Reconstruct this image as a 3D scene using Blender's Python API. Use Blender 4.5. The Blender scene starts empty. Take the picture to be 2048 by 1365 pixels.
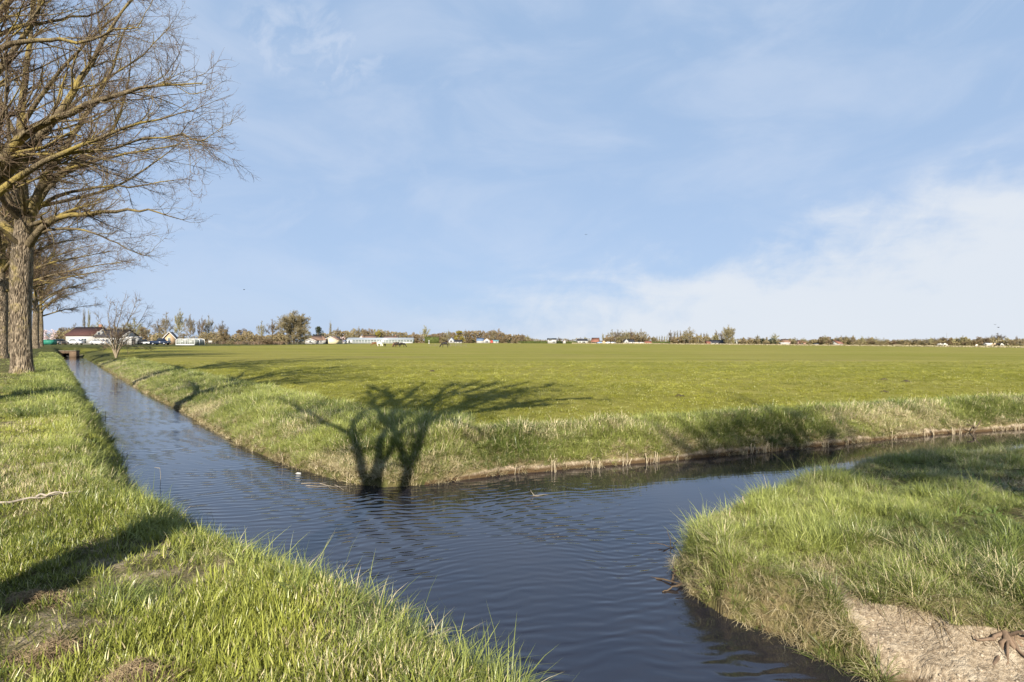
import bpy, math, random
import numpy as np
R = math.radians
scene = bpy.context.scene
COL = scene.collection

# ------------------------------------------------------------------ camera, sky, sun, exposure
F_PX, HORIZ, CAM_Z = 1140.0, 683.0, 1.7          # focal length in pixels of a 2048 wide picture
cam_data = bpy.data.cameras.new("camera"); cam = bpy.data.objects.new("camera", cam_data); COL.objects.link(cam)
cam_data.sensor_width = 36.0; cam_data.lens = 36.0 * F_PX / 2048.0
cam_data.shift_y = 0.5 / 2048.0
cam_data.clip_start = 0.05; cam_data.clip_end = 6000
cam.location = (0, 0, CAM_Z); cam.rotation_euler = (R(90), 0, 0)
scene.camera = cam

SUN_EL, SUN_AZ = 30.0, 4.0                        # light travels away from the camera, a little to the right
sd = bpy.data.lights.new("sun", 'SUN'); sun = bpy.data.objects.new("sun", sd); COL.objects.link(sun)
sd.energy = 5.0; sd.angle = R(0.53); sd.color = (1.0, 0.93, 0.80)
sun.rotation_euler = (R(90 - SUN_EL), 0, R(-SUN_AZ)); sun.location = (0, -30, 40)
TO_SUN = np.array([-math.sin(R(SUN_AZ)) * math.cos(R(SUN_EL)), -math.cos(R(SUN_AZ)) * math.cos(R(SUN_EL)), math.sin(R(SUN_EL))])

vs = scene.view_settings
scene.display_settings.display_device = 'sRGB'
vs.view_transform = 'Standard'; vs.look = 'None'; vs.exposure = 0.95; vs.gamma = 1.0; vs.use_curve_mapping = False
cy = scene.cycles
cy.max_bounces = 5; cy.diffuse_bounces = 2; cy.glossy_bounces = 3; cy.transmission_bounces = 3; cy.transparent_max_bounces = 8
cy.caustics_reflective = False; cy.caustics_refractive = False

class NT:                                          # tiny node-tree writer
    def __init__(s, tree): s.t = tree
    def n(s, typ, ins=None, **props):
        nd = s.t.nodes.new(typ)
        for k, v in props.items(): setattr(nd, k, v)
        for k, v in (ins or {}).items():
            sock = nd.inputs[k]
            if hasattr(v, 'is_linked'): s.t.links.new(v, sock)
            else: sock.default_value = v
        return nd
    def m(s, op, a, b=0.0, c=0.0, clamp=False):
        nd = s.t.nodes.new('ShaderNodeMath'); nd.operation = op; nd.use_clamp = clamp
        for i, v in enumerate((a, b, c)):
            if hasattr(v, 'is_linked'): s.t.links.new(v, nd.inputs[i])
            else: nd.inputs[i].default_value = v
        return nd.outputs[0]
    def ramp(s, fac, lo, hi):                      # smooth 0..1 between lo and hi
        nd = s.t.nodes.new('ShaderNodeMapRange'); nd.interpolation_type = 'SMOOTHSTEP'
        s.t.links.new(fac, nd.inputs[0]); nd.inputs[1].default_value = lo; nd.inputs[2].default_value = hi
        return nd.outputs[0]
    def mix(s, fac, a, b, blend='MIX'):
        nd = s.t.nodes.new('ShaderNodeMix'); nd.data_type = 'RGBA'; nd.blend_type = blend
        for i, v in ((0, fac), (6, a), (7, b)):
            if hasattr(v, 'is_linked'): s.t.links.new(v, nd.inputs[i])
            else: nd.inputs[i].default_value = v if i == 0 else (*v, 1.0)
        return nd.outputs[2]
    def noise(s, vec, scale, detail=4, rough=0.55, dist=0.0):
        nd = s.n('ShaderNodeTexNoise', {'Scale': scale, 'Detail': detail, 'Roughness': rough, 'Distortion': dist})
        if vec is not None: s.t.links.new(vec, nd.inputs['Vector'])
        return nd.outputs[0]

world = bpy.data.worlds.new("World"); scene.world = world; world.use_nodes = True
wt = NT(world.node_tree); world.node_tree.nodes.clear()
sky = wt.n('ShaderNodeTexSky', sky_type='NISHITA', sun_disc=False, sun_elevation=R(SUN_EL), sun_rotation=R(180 + SUN_AZ),
           altitude=0.0, air_density=1.0, dust_density=0.6, ozone_density=3.5)
tc = wt.n('ShaderNodeTexCoord')
sx = wt.n('ShaderNodeSeparateXYZ', {0: tc.outputs['Generated']})
az = wt.m('MULTIPLY', wt.m('ARCTAN2', sx.outputs[0], sx.outputs[1]), 57.29578)      # degrees to the right of north
el = wt.m('MULTIPLY', wt.m('ARCSINE', sx.outputs[2]), 57.29578)
ae = wt.n('ShaderNodeCombineXYZ', {0: wt.m('MULTIPLY', az, 0.045), 1: wt.m('MULTIPLY', el, 0.11), 2: 0.0}).outputs[0]
ae2 = wt.n('ShaderNodeCombineXYZ', {0: wt.m('MULTIPLY_ADD', az, 0.06, 3.7), 1: wt.m('ADD', wt.m('MULTIPLY', el, 0.07), wt.m('MULTIPLY', az, -0.012)), 2: 2.0}).outputs[0]
n_big = wt.noise(ae, 1.3, 7, 0.55, 0.5)
n_cir = wt.noise(ae2, 1.6, 8, 0.62, 1.2)
n_fine = wt.noise(ae2, 5.0, 6, 0.6, 0.4)
# bank of white cloud low on the right
bound = wt.m('ADD', wt.m('MULTIPLY_ADD', az, 0.185, 4.3), wt.m('MULTIPLY_ADD', wt.m('SUBTRACT', n_big, 0.5), 17.0, wt.m('MULTIPLY', wt.m('SUBTRACT', n_fine, 0.5), 9.0)))
low = wt.ramp(wt.m('SUBTRACT', bound, el), -2.8, 5.0)
low = wt.m('MULTIPLY', low, wt.ramp(az, -16.0, 10.0))
low = wt.m('MULTIPLY', low, wt.ramp(wt.m('MULTIPLY', az, -1.0), -80.0, -55.0))
# thin cirrus streaks
cir = wt.m('MULTIPLY', wt.ramp(n_cir, 0.50, 0.78), wt.m('MULTIPLY_ADD', n_fine, 0.9, 0.05))
dx = wt.m('DIVIDE', wt.m('SUBTRACT', az, -19.5), 7.5); dy = wt.m('DIVIDE', wt.m('SUBTRACT', el, 26.0), 3.6)
blob = wt.m('SUBTRACT', 1.0, wt.m('ADD', wt.m('MULTIPLY', dx, dx), wt.m('MULTIPLY', dy, dy)))
blob = wt.m('MULTIPLY', wt.ramp(blob, -0.6, 0.9), wt.ramp(n_fine, 0.36, 0.66))
veil = wt.m('MULTIPLY', wt.ramp(n_big, 0.38, 0.72), 0.36)
cirrus = wt.m('ADD', wt.m('MULTIPLY', cir, 0.42), wt.m('MULTIPLY', blob, 0.5), clamp=True)
cirrus = wt.m('MAXIMUM', cirrus, veil)
SKY_STRENGTH = 0.063
skyc = sky.outputs[0]
air = wt.mix(wt.ramp(el, 0.0, 28.0), (3.85, 5.05, 7.1), (3.25, 4.55, 6.6))
hz = wt.m('MULTIPLY_ADD', wt.ramp(wt.m('MULTIPLY', el, -1.0), -52.0, -33.0), 0.88, 0.0)
skyc = wt.mix(hz, skyc, air)
skyc = wt.mix(cirrus, skyc, (5.8, 6.4, 7.5))
skyc = wt.mix(wt.m('MULTIPLY', low, 0.84), skyc, (6.6, 6.95, 7.4))
bg = wt.n('ShaderNodeBackground', {'Color': skyc, 'Strength': SKY_STRENGTH})
wo = wt.n('ShaderNodeOutputWorld', {'Surface': bg.outputs[0]})

# ------------------------------------------------------------------ helpers
def tag(o, label=None, cat=None, group=None, kind=None):
    if label: o["label"] = label
    if cat: o["category"] = cat
    if group: o["group"] = group
    if kind: o["kind"] = kind
    return o

def mesh(name, verts, faces, mats, smooth=False, mat_idx=None):
    """one mesh from arrays; faces is a list of (n,k) integer arrays"""
    verts = np.asarray(verts, np.float32)
    if isinstance(faces, np.ndarray): faces = [faces]
    me = bpy.data.meshes.new(name)
    me.vertices.add(len(verts)); me.vertices.foreach_set("co", verts.ravel())
    loops = np.concatenate([f.ravel() for f in faces]).astype(np.int32)
    tot = np.concatenate([np.full(len(f), f.shape[1]) for f in faces]).astype(np.int32)
    start = np.concatenate([[0], np.cumsum(tot)[:-1]]).astype(np.int32)
    me.loops.add(len(loops)); me.loops.foreach_set("vertex_index", loops)
    me.polygons.add(len(tot)); me.polygons.foreach_set("loop_start", start); me.polygons.foreach_set("loop_total", tot)
    if smooth: me.polygons.foreach_set("use_smooth", np.ones(len(tot), bool))
    if mat_idx is not None: me.polygons.foreach_set("material_index", np.asarray(mat_idx, np.int32))
    for m in (mats if isinstance(mats, (list, tuple)) else [mats]):
        if m: me.materials.append(m)
    me.update(calc_edges=True); me.validate()
    return me

def link(name, me, parent=None, loc=None):
    o = bpy.data.objects.new(name, me); COL.objects.link(o)
    if parent: o.parent = parent
    if loc is not None: o.location = loc
    return o

def empty(name, loc=(0, 0, 0), rz=0.0, scale=1.0):
    o = bpy.data.objects.new(name, None); COL.objects.link(o)
    o.empty_display_size = 0.3; o.location = loc; o.rotation_euler = (0, 0, rz)
    o.scale = (scale,) * 3 if not isinstance(scale, tuple) else scale
    return o

def copy_tree(root, loc, rz=0.0, scale=1.0, label=None, group=None, cat=None, name=None):
    c = root.copy(); COL.objects.link(c); c.location = loc; c.rotation_euler = (0, 0, rz)
    c.scale = (scale,) * 3 if not isinstance(scale, tuple) else scale
    for k, v in (('label', label), ('group', group), ('category', cat)):
        if v: c[k] = v
    for ch in list(root.children):
        d = ch.copy(); COL.objects.link(d); d.parent = c
        for g in list(ch.children):
            e = g.copy(); COL.objects.link(e); e.parent = d
    return c

class MB:                                          # collects solids into one mesh
    def __init__(s): s.v = []; s.f = {3: [], 4: []}; s.n = 0
    def add(s, v, faces):
        v = np.asarray(v, float); s.v.append(v)
        for f in faces:
            if len(f) in (3, 4): s.f[len(f)].append([i + s.n for i in f])
            else:
                for k in range(1, len(f) - 1): s.f[3].append([f[0] + s.n, f[k] + s.n, f[k + 1] + s.n])
        s.n += len(v); return s
    def box(s, x0, x1, y0, y1, z0, z1):
        v = [(x0, y0, z0), (x1, y0, z0), (x1, y1, z0), (x0, y1, z0), (x0, y0, z1), (x1, y0, z1), (x1, y1, z1), (x0, y1, z1)]
        return s.add(v, [(0, 3, 2, 1), (4, 5, 6, 7), (0, 1, 5, 4), (1, 2, 6, 5), (2, 3, 7, 6), (3, 0, 4, 7)])
    def prism(s, prof, a0, a1, axis='x'):          # profile of (u,v) extruded; axis x: (a,u,v); axis y: (u,a,v)
        n = len(prof)
        mk = (lambda a, u, v: (a, u, v)) if axis == 'x' else (lambda a, u, v: (u, a, v))
        v = [mk(a0, u, w) for u, w in prof] + [mk(a1, u, w) for u, w in prof]
        f = [tuple(range(n))[::-1], tuple(range(n, 2 * n))]
        f += [(i, (i + 1) % n, n + (i + 1) % n, n + i) for i in range(n)]
        return s.add(v, f)
    def tube(s, pts, r, sides=6):
        v, q = tubes(np.asarray(pts, float)[None], np.full((1, len(pts)), r) if np.isscalar(r) else np.asarray(r, float)[None], sides)
        s.v.append(v); s.f[4] += (q + s.n).tolist(); s.n += len(v)
        return s
    def cyl(s, c, r, a0, a1, axis='x', n=14):
        pr = [(c[0] + r * math.cos(2 * math.pi * k / n), c[1] + r * math.sin(2 * math.pi * k / n)) for k in range(n)]
        return s.prism(pr, a0, a1, axis)
    def obj(s, name, mat, parent=None, smooth=False):
        fs = [np.array(s.f[k], np.int32) for k in (3, 4) if s.f[k]]
        return link(name, mesh(name, np.concatenate(s.v), fs, mat, smooth), parent)

def tubes(P, Rr, sides):
    """P (B,N,3) polylines, Rr (B,N) radii -> verts, quads"""
    B, N, _ = P.shape
    T = np.empty_like(P); T[:, 1:-1] = P[:, 2:] - P[:, :-2]; T[:, 0] = P[:, 1] - P[:, 0]; T[:, -1] = P[:, -1] - P[:, -2]
    T /= np.linalg.norm(T, axis=2, keepdims=True) + 1e-9
    ref = np.where(np.abs(T[:, :1, 2:3]) > 0.8, np.array([1.0, 0.1, 0]), np.array([0, 0.1, 1.0])); ref = np.broadcast_to(ref, T.shape)
    U = np.cross(T, ref); U /= np.linalg.norm(U, axis=2, keepdims=True) + 1e-9
    V = np.cross(T, U)
    a = np.arange(sides) * 2 * math.pi / sides
    ring = P[:, :, None] + Rr[:, :, None, None] * (np.cos(a)[None, None, :, None] * U[:, :, None] + np.sin(a)[None, None, :, None] * V[:, :, None])
    verts = ring.reshape(-1, 3)
    b, n, k = np.meshgrid(np.arange(B), np.arange(N - 1), np.arange(sides), indexing='ij')
    base = (b * N + n) * sides; k2 = (k + 1) % sides
    q = np.stack([base + k, base + k2, base + sides + k2, base + sides + k], -1).reshape(-1, 4)
    return verts, q

def vnoise(x, y, seed=0):
    """value noise, about 0..1"""
    xi = np.floor(x).astype(np.int64); yi = np.floor(y).astype(np.int64); fx = x - xi; fy = y - yi
    fx = fx * fx * (3 - 2 * fx); fy = fy * fy * (3 - 2 * fy)
    def h(i, j):
        n = (i * 374761393 + j * 668265263 + seed * 974711) & 0x7fffffff
        n = ((n ^ (n >> 13)) * 1274126177) & 0x7fffffff
        return ((n ^ (n >> 16)) & 0xffff) / 65535.0
    return (h(xi, yi) * (1 - fx) + h(xi + 1, yi) * fx) * (1 - fy) + (h(xi, yi + 1) * (1 - fx) + h(xi + 1, yi + 1) * fx) * fy
def fbm(x, y, seed=0, oct=3):
    s = 0; a = 0.5
    for o in range(oct): s = s + a * vnoise(x * 2 ** o + 17.3 * o, y * 2 ** o - 9.1 * o, seed + o); a *= 0.5
    return s / (1 - 0.5 ** oct)
def smooth(t, a, b):
    t = np.clip((t - a) / (b - a), 0, 1); return t * t * (3 - 2 * t)
def W(px, py, d):                                  # a direction seen in the survey photo taken to a real distance
    return np.array([(px - 1024) / F_PX * d, d, CAM_Z - (py - HORIZ) / F_PX * d])

# ------------------------------------------------------------------ materials
MATS = {}
def mat(name, color, rough=0.8, var=0.0, vscale=8.0, bump=0.0, bscale=30.0, spec=0.3, metal=0.0, color2=None, obj_rand=0.0):
    if name in MATS: return MATS[name]
    m = bpy.data.materials.new(name); m.use_nodes = True; t = NT(m.node_tree)
    p = m.node_tree.nodes['Principled BSDF']
    p.inputs['Roughness'].default_value = rough; p.inputs['Metallic'].default_value = metal
    p.inputs['Specular IOR Level'].default_value = spec
    tcn = t.n('ShaderNodeTexCoord').outputs['Object']
    c2 = color2 or tuple(c * (1 - var) for c in color)
    n = t.noise(tcn, vscale, 5, 0.6)
    c = t.mix(t.ramp(n, 0.35, 0.65), color, c2)
    if obj_rand:
        oi = t.n('ShaderNodeObjectInfo').outputs['Random']
        hs = t.n('ShaderNodeHueSaturation', {'Color': c, 'Hue': t.m('MULTIPLY_ADD', oi, 0.06 * obj_rand, 0.5 - 0.03 * obj_rand),
                                            'Value': t.m('MULTIPLY_ADD', oi, 0.6 * obj_rand, 1 - 0.3 * obj_rand)})
        c = hs.outputs[0]
    t.t.links.new(c, p.inputs['Base Color'])
    if bump:
        b = t.n('ShaderNodeBump', {'Height': t.noise(tcn, bscale, 4), 'Strength': bump, 'Distance': 0.02})
        t.t.links.new(b.outputs[0], p.inputs['Normal'])
    MATS[name] = m; return m

def ground_material():
    m = bpy.data.materials.new("ground"); m.use_nodes = True; t = NT(m.node_tree); p = m.node_tree.nodes['Principled BSDF']
    p.inputs['Roughness'].default_value = 0.95; p.inputs['Specular IOR Level'].default_value = 0.1
    at = t.n('ShaderNodeAttribute', attribute_name='zone'); s = t.n('ShaderNodeSeparateColor', {0: at.outputs['Color']})
    soil, field, dry = s.outputs[0], s.outputs[1], s.outputs[2]
    pos = t.n('ShaderNodeNewGeometry').outputs['Position']
    flat = t.n('ShaderNodeVectorMath', {0: pos, 1: (1, 1, 0)}, operation='MULTIPLY').outputs[0]
    n1 = t.noise(flat, 0.35, 5); n2 = t.noise(flat, 4.0, 5, 0.65); n3 = t.noise(flat, 28.0, 4, 0.7); n4 = t.noise(flat, 0.045, 5, 0.6)
    nl = t.noise(t.n('ShaderNodeVectorMath', {0: pos, 1: (0.012, 0.16, 0)}, operation='MULTIPLY').outputs[0], 1.0, 5, 0.65)
    verge = t.mix(t.ramp(n3, 0.3, 0.7), (0.030, 0.036, 0.010), (0.10, 0.105, 0.03))
    verge = t.mix(t.m('MULTIPLY', t.ramp(n2, 0.5, 0.7), 0.6), verge, (0.13, 0.105, 0.05))
    fa = t.mix(t.ramp(n3, 0.3, 0.7), (0.125, 0.130, 0.018), (0.245, 0.235, 0.042))
    fa = t.mix(t.m('MULTIPLY', t.ramp(n2, 0.45, 0.7), 0.45), fa, (0.125, 0.132, 0.026))
    fa = t.mix(t.m('MULTIPLY', t.ramp(n1, 0.45, 0.68), 0.35), fa, (0.26, 0.24, 0.05))
    fa = t.mix(t.m('MULTIPLY', t.ramp(n4, 0.40, 0.62), 0.45), fa, (0.235, 0.20, 0.06))
    fa = t.mix(t.m('MULTIPLY', t.ramp(nl, 0.48, 0.60), 0.50), fa, (0.28, 0.255, 0.07))
    fa = t.mix(t.m('MULTIPLY', t.ramp(t.noise(t.n('ShaderNodeVectorMath', {0: pos, 1: (0.035, 0.11, 0)}, operation='MULTIPLY').outputs[0], 1.0, 4, 0.6), 0.60, 0.70), 0.6), fa, (0.17, 0.125, 0.08))
    grass = t.mix(field, verge, fa)
    grass = t.mix(t.m('MULTIPLY', dry, t.ramp(n2, 0.3, 0.6)), grass, (0.27, 0.20, 0.11))
    so = t.mix(t.ramp(n3, 0.35, 0.65), (0.40, 0.32, 0.225), (0.20, 0.15, 0.10))
    so = t.mix(t.ramp(n2, 0.5, 0.75), so, (0.52, 0.44, 0.33))
    so = t.mix(t.m('MULTIPLY', t.ramp(t.noise(pos, 75, 2), 0.60, 0.70), 0.6), so, (0.58, 0.51, 0.41))
    so = t.mix(t.m('MULTIPLY', t.ramp(t.noise(pos, 19, 3, 0.7), 0.60, 0.66), 0.7), so, (0.10, 0.07, 0.045))
    z = t.n('ShaderNodeSeparateXYZ', {0: pos}).outputs[2]
    wet = t.ramp(t.m('ADD', z, t.m('MULTIPLY', n2, 0.09)), -0.74, -0.82)
    so = t.mix(wet, so, (0.085, 0.055, 0.028))
    c = t.mix(t.ramp(t.m('ADD', soil, t.m('MULTIPLY', t.m('SUBTRACT', n2, 0.5), 0.5)), 0.35, 0.6), grass, so)
    t.t.links.new(c, p.inputs['Base Color'])
    b = t.n('ShaderNodeBump', {'Height': t.m('ADD', n3, n2), 'Strength': 0.9, 'Distance': 0.04})
    t.t.links.new(b.outputs[0], p.inputs['Normal'])
    return m

def water_material():
    m = bpy.data.materials.new("water"); m.use_nodes = True; t = NT(m.node_tree); p = m.node_tree.nodes['Principled BSDF']
    pos = t.n('ShaderNodeNewGeometry').outputs['Position']
    p.inputs['Roughness'].default_value = 0.03; p.inputs['IOR'].default_value = 1.58; p.inputs['Specular Tint'].default_value = (0.60, 0.76, 1.0, 1.0); p.inputs['Specular IOR Level'].default_value = 0.6
    n0 = t.noise(pos, 0.5, 3)
    c = t.mix(t.ramp(n0, 0.3, 0.7), (0.013, 0.013, 0.019), (0.020, 0.018, 0.021))
    t.t.links.new(c, p.inputs['Base Color'])
    # wind ripples: wave trains crossing at small angles, bent by a slow noise, calmer in the right-hand arm
    warp = t.n('ShaderNodeTexNoise', {'Vector': pos, 'Scale': 0.35, 'Detail': 2.0})
    wv = t.n('ShaderNodeVectorMath', {0: warp.outputs['Color'], 1: (1.5, 1.3, 0)}, operation='MULTIPLY').outputs[0]
    wp = t.n('ShaderNodeVectorMath', {0: pos, 1: wv}, operation='ADD').outputs[0]
    warp2 = t.n('ShaderNodeTexNoise', {'Vector': pos, 'Scale': 1.7, 'Detail': 2.0})
    wp = t.n('ShaderNodeVectorMath', {0: wp, 1: t.n('ShaderNodeVectorMath', {0: warp2.outputs['Color'], 1: (0.22, 0.22, 0)}, operation='MULTIPLY').outputs[0]}, operation='ADD').outputs[0]
    sp = t.n('ShaderNodeSeparateXYZ', {0: wp}); X, Y = sp.outputs[0], sp.outputs[1]
    s0 = t.n('ShaderNodeSeparateXYZ', {0: pos}); X0, Y0 = s0.outputs[0], s0.outputs[1]
    def train(kx, ky, ph):
        return t.m('SINE', t.m('ADD', t.m('ADD', t.m('MULTIPLY', X, kx), t.m('MULTIPLY', Y, ky)), ph))
    h = t.m('ADD', t.m('MULTIPLY', train(-10.5, 34, 0), 0.95), t.m('MULTIPLY', train(3.2, 45, 1.3), 0.5))
    h = t.m('ADD', h, t.m('MULTIPLY', train(-22, 55, 0.6), 0.3))
    h = t.m('ADD', h, t.m('MULTIPLY', t.noise(wp, 13.0, 4), 0.40))
    calm = t.ramp(t.m('SUBTRACT', t.m('MULTIPLY', X0, 0.9), t.m('MULTIPLY', t.m('SUBTRACT', 11.0, Y0), 0.55)), -1.5, 2.2)
    far = t.ramp(Y0, 14, 30)
    amp = t.m('MULTIPLY', t.m('SUBTRACT', 1.0, t.m('MULTIPLY', calm, 0.93)), t.m('MULTIPLY_ADD', t.ramp(t.noise(pos, 0.8, 3), 0.3, 0.65), 0.75, 0.25))
    amp = t.m('MULTIPLY', amp, t.m('MULTIPLY_ADD', far, -0.6, 1.0))
    b = t.n('ShaderNodeBump', {'Height': t.m('MULTIPLY', h, amp), 'Strength': 1.0, 'Distance': 0.0023})
    t.t.links.new(b.outputs[0], p.inputs['Normal'])
    return m

def grass_material(name, g1, g2, straw, straw_amt, trans=0.3):
    m = bpy.data.materials.new(name); m.use_nodes = True; t = NT(m.node_tree); p = m.node_tree.nodes['Principled BSDF']
    p.inputs['Roughness'].default_value = 0.38; p.inputs['Specular IOR Level'].default_value = 0.45
    hue = t.n('ShaderNodeAttribute', attribute_name='hue').outputs['Fac']
    tint = t.n('ShaderNodeAttribute', attribute_name='tint', attribute_type='INSTANCER').outputs['Fac']
    dry = t.n('ShaderNodeAttribute', attribute_name='dry', attribute_type='INSTANCER').outputs['Fac']
    c = t.mix(t.m('MULTIPLY_ADD', hue, 0.45, t.m('MULTIPLY', tint, 0.55)), g1, g2)
    th = t.m('ADD', hue, t.m('MULTIPLY', dry, 0.75))
    c = t.mix(t.ramp(th, 0.97 - straw_amt, 1.07 - straw_amt), c, straw)
    t.t.links.new(c, p.inputs['Base Color'])
    tr = t.n('ShaderNodeBsdfTranslucent', {'Color': c})
    mx = t.n('ShaderNodeMixShader', {0: trans, 1: p.outputs[0], 2: tr.outputs[0]})
    t.t.links.new(mx.outputs[0], m.node_tree.nodes['Material Output'].inputs['Surface'])
    return m

def bark_material(name, dark, light, lichen, lich_amt, groove=0.0, vs=1.0):
    m = bpy.data.materials.new(name); m.use_nodes = True; t = NT(m.node_tree); p = m.node_tree.nodes['Principled BSDF']
    p.inputs['Roughness'].default_value = 0.9; p.inputs['Specular IOR Level'].default_value = 0.15
    pos = t.n('ShaderNodeTexCoord').outputs['Object']
    st = t.n('ShaderNodeVectorMath', {0: pos, 1: (9 * vs, 9 * vs, 1.7 * vs)}, operation='MULTIPLY').outputs[0]
    n = t.noise(st, 1.6, 6, 0.65, 0.6)
    c = t.mix(t.ramp(n, 0.36, 0.62), dark, light)
    nl = t.noise(pos, 1.1, 5, 0.6)
    c = t.mix(t.m('MULTIPLY', t.ramp(nl, 0.62 - 0.3 * lich_amt, 0.78 - 0.3 * lich_amt), 0.75 if lich_amt else 0.0), c, lichen)
    t.t.links.new(c, p.inputs['Base Color'])
    if groove:
        vo = t.n('ShaderNodeTexVoronoi', {'Vector': st, 'Scale': 1.5}, feature='DISTANCE_TO_EDGE')
        h = t.m('ADD', t.ramp(vo.outputs['Distance'], 0.0, 0.35), t.m('MULTIPLY', n, 0.8))
        b = t.n('ShaderNodeBump', {'Height': h, 'Strength': 1.0, 'Distance': groove})
        t.t.links.new(b.outputs[0], p.inputs['Normal'])
    return m
# ------------------------------------------------------------------ ground: verge, field and headland cut by two ditches
ZW = -0.9                                          # water level
N_EDGE = np.array([(-71.5, 95), (-38.7, 53.9), (-18.1, 28.2), (-11.3, 19.9), (-6.73, 14.1), (-4.48, 11.67), (-3.2, 10.6), (-2.3, 10.08),
                   (-1.75, 10.2), (-.23, 11.06), (3.02, 12.25), (5.22, 13.06), (8.46, 14.4), (11.76, 15.85), (15.2, 16.9), (40, 26.5), (110, 53)], float)
W_EDGE = np.array([(-75.3, 95), (-42.2, 53.9), (-21.6, 28.5), (-9.85, 13.85), (-4.95, 7.75), (-3.6, 6.3), (-2.36, 5.18), (-1.55, 4.6),
                   (-.86, 4.16), (-.34, 3.70), (.18, 3.22), (.50, 2.76), (.72, 2.2), (.8, 1), (.8, -2), (1.2, -14)], float)
E_EDGE = np.array([(110, 49.2), (40, 22.7), (15, 13.3), (10.3, 11.7), (7.9, 11.0), (6.3, 10.4), (5.0, 9.45), (3.55, 8.3), (2.75, 7.65), (2.2, 6.98),
                   (1.85, 6.5), (1.83, 5.87), (2.0, 5.4), (2.34, 4.98), (2.62, 4.55), (2.76, 4.28), (3.05, 3.92), (3.7, 3.6), (4.6, 3.3), (5.5, 2.3), (6, 0), (6.6, -14)], float)
POLY = np.concatenate([N_EDGE, E_EDGE, W_EDGE[::-1]])
EDGES = (N_EDGE, W_EDGE, E_EDGE)

def dist_poly(x, y, P):
    best = np.full(x.shape, 1e9)
    for a, b in zip(P[:-1], P[1:]):
        d = b - a; L = d @ d
        t = np.clip(((x - a[0]) * d[0] + (y - a[1]) * d[1]) / L, 0, 1)
        best = np.minimum(best, (x - a[0] - t * d[0]) ** 2 + (y - a[1] - t * d[1]) ** 2)
    return np.sqrt(best)
def in_poly(x, y, P):
    ins = np.zeros(x.shape, bool); n = len(P)
    for i in range(n):
        x1, y1 = P[i]; x2, y2 = P[(i + 1) % n]
        c = (y1 > y) != (y2 > y)
        ins ^= c & (x < (x2 - x1) * (y - y1) / (y2 - y1 + 1e-12) + x1)
    return ins
TH = np.array([-60, -42, -38, -22, -13, -2, 6, 14, 20, 30, 42, 60], float)        # bearing (degrees) -> far ground height, distance
ZF = np.array([.6, .6, .6, .35, .36, .37, .1, -.05, -.3, -.6, -.9, -1.0])
DF = np.array([156, 156, 160, 215, 330, 380, 400, 390, 380, 350, 330, 330], float)
def land(x, y):
    """height, signed distance to the water's edge (land positive), region 0 field / 1 verge / 2 headland"""
    x = np.asarray(x, float); y = np.asarray(y, float)
    D = np.stack([dist_poly(x, y, e) for e in EDGES]); reg = D.argmin(0); s = D.min(0)
    s = s + (fbm(x * 1.7, y * 1.7, 5, 2) - .5) * .16 * smooth(30 - y, 0, 10)
    s = s + (reg == 2) * .26 * (fbm(x * 2.6, y * 2.6, 15, 3) - .5)
    water = in_poly(x, y, POLY)
    s = np.where(water, -np.abs(s), np.abs(s))
    r = np.hypot(x, y) + 1e-6
    th = np.degrees(np.arctan2(x, np.maximum(y, .01)))
    zf = np.interp(th, TH, ZF); df = np.interp(th, TH, DF)
    far = zf * smooth(r, 45, df * .95)
    sp = np.clip(s, 0, None)
    # field bank: gentle along the left ditch, steep along the right one
    wN = np.interp(x, [-8, -3.5, -1.5, 2, 9, 20], [2.9, 2.7, 1.9, 1.45, 1.35, 1.3])
    k = np.clip(sp / wN, 0, 1); zN = ZW - .03 + .13 * smooth(sp, 0, .14) + .56 * (1 - (1 - k) ** 1.7) + .24 * smooth(sp, 1.4, 7.0)
    k = np.clip(sp / .85, 0, 1); zW_ = ZW - .03 + .28 * smooth(sp, 0, .12) + .85 * (1 - (1 - k) ** 1.5) + .04 * smooth(sp, .8, 3)
    mudk = np.exp(-((x - 3.78) / .95) ** 8) * (y < 5.6)                              # the slumped bare bank of the headland
    wE = .42 + .50 * mudk
    k = np.clip(sp / wE, 0, 1); zE = ZW - .03 + .15 * smooth(sp, 0, .18) + .34 * (1 - (1 - k) ** (1.5 - .5 * mudk)) + .30 * smooth(sp, .4, 4.0)
    z = np.choose(reg, [zN, zW_, zE])
    zE = zE + mudk * smooth(sp, .03, .15) * (.075 * (fbm(x * 5, y * 5, 61, 3) - .5) + .06 * (fbm(x * 12, y * 12, 62, 3) - .5) + .10 * smooth(sp, .50, .58))
    zE = zE + .16 * (fbm(x * 2.2, y * 2.2, 63, 2) - .5) * smooth(sp, .2, .7) * (1 - mudk)
    rough = .10 * (fbm(x * .9, y * .9, 3, 3) - .5) + .05 * (fbm(x * 4, y * 4, 8, 2) - .5)
    fade = np.where(reg == 0, 1 - .75 * smooth(s, 1.5, 3.5), 1.0) * smooth(s, 0, .5)
    z = z + rough * fade * (1 - smooth(r, 40, 90)) + far * (reg != 2) + far * (reg == 2) * smooth(r, 30, 90)
    bed = ZW - np.minimum(.7, .03 + -s * .9)
    z = np.where(s < 0, bed, z)
    dam = smooth(y, 92, 96) * smooth(-x, 50, 60)                                    # the ditch ends at the road dam
    z = np.where((s < 1.5) & (y > 88), np.maximum(z, -1.4 + 1.6 * dam), z)
    return z, s, reg, mudk
def gz(x, y): return float(land(np.array([x]), np.array([y]))[0][0])

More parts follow.
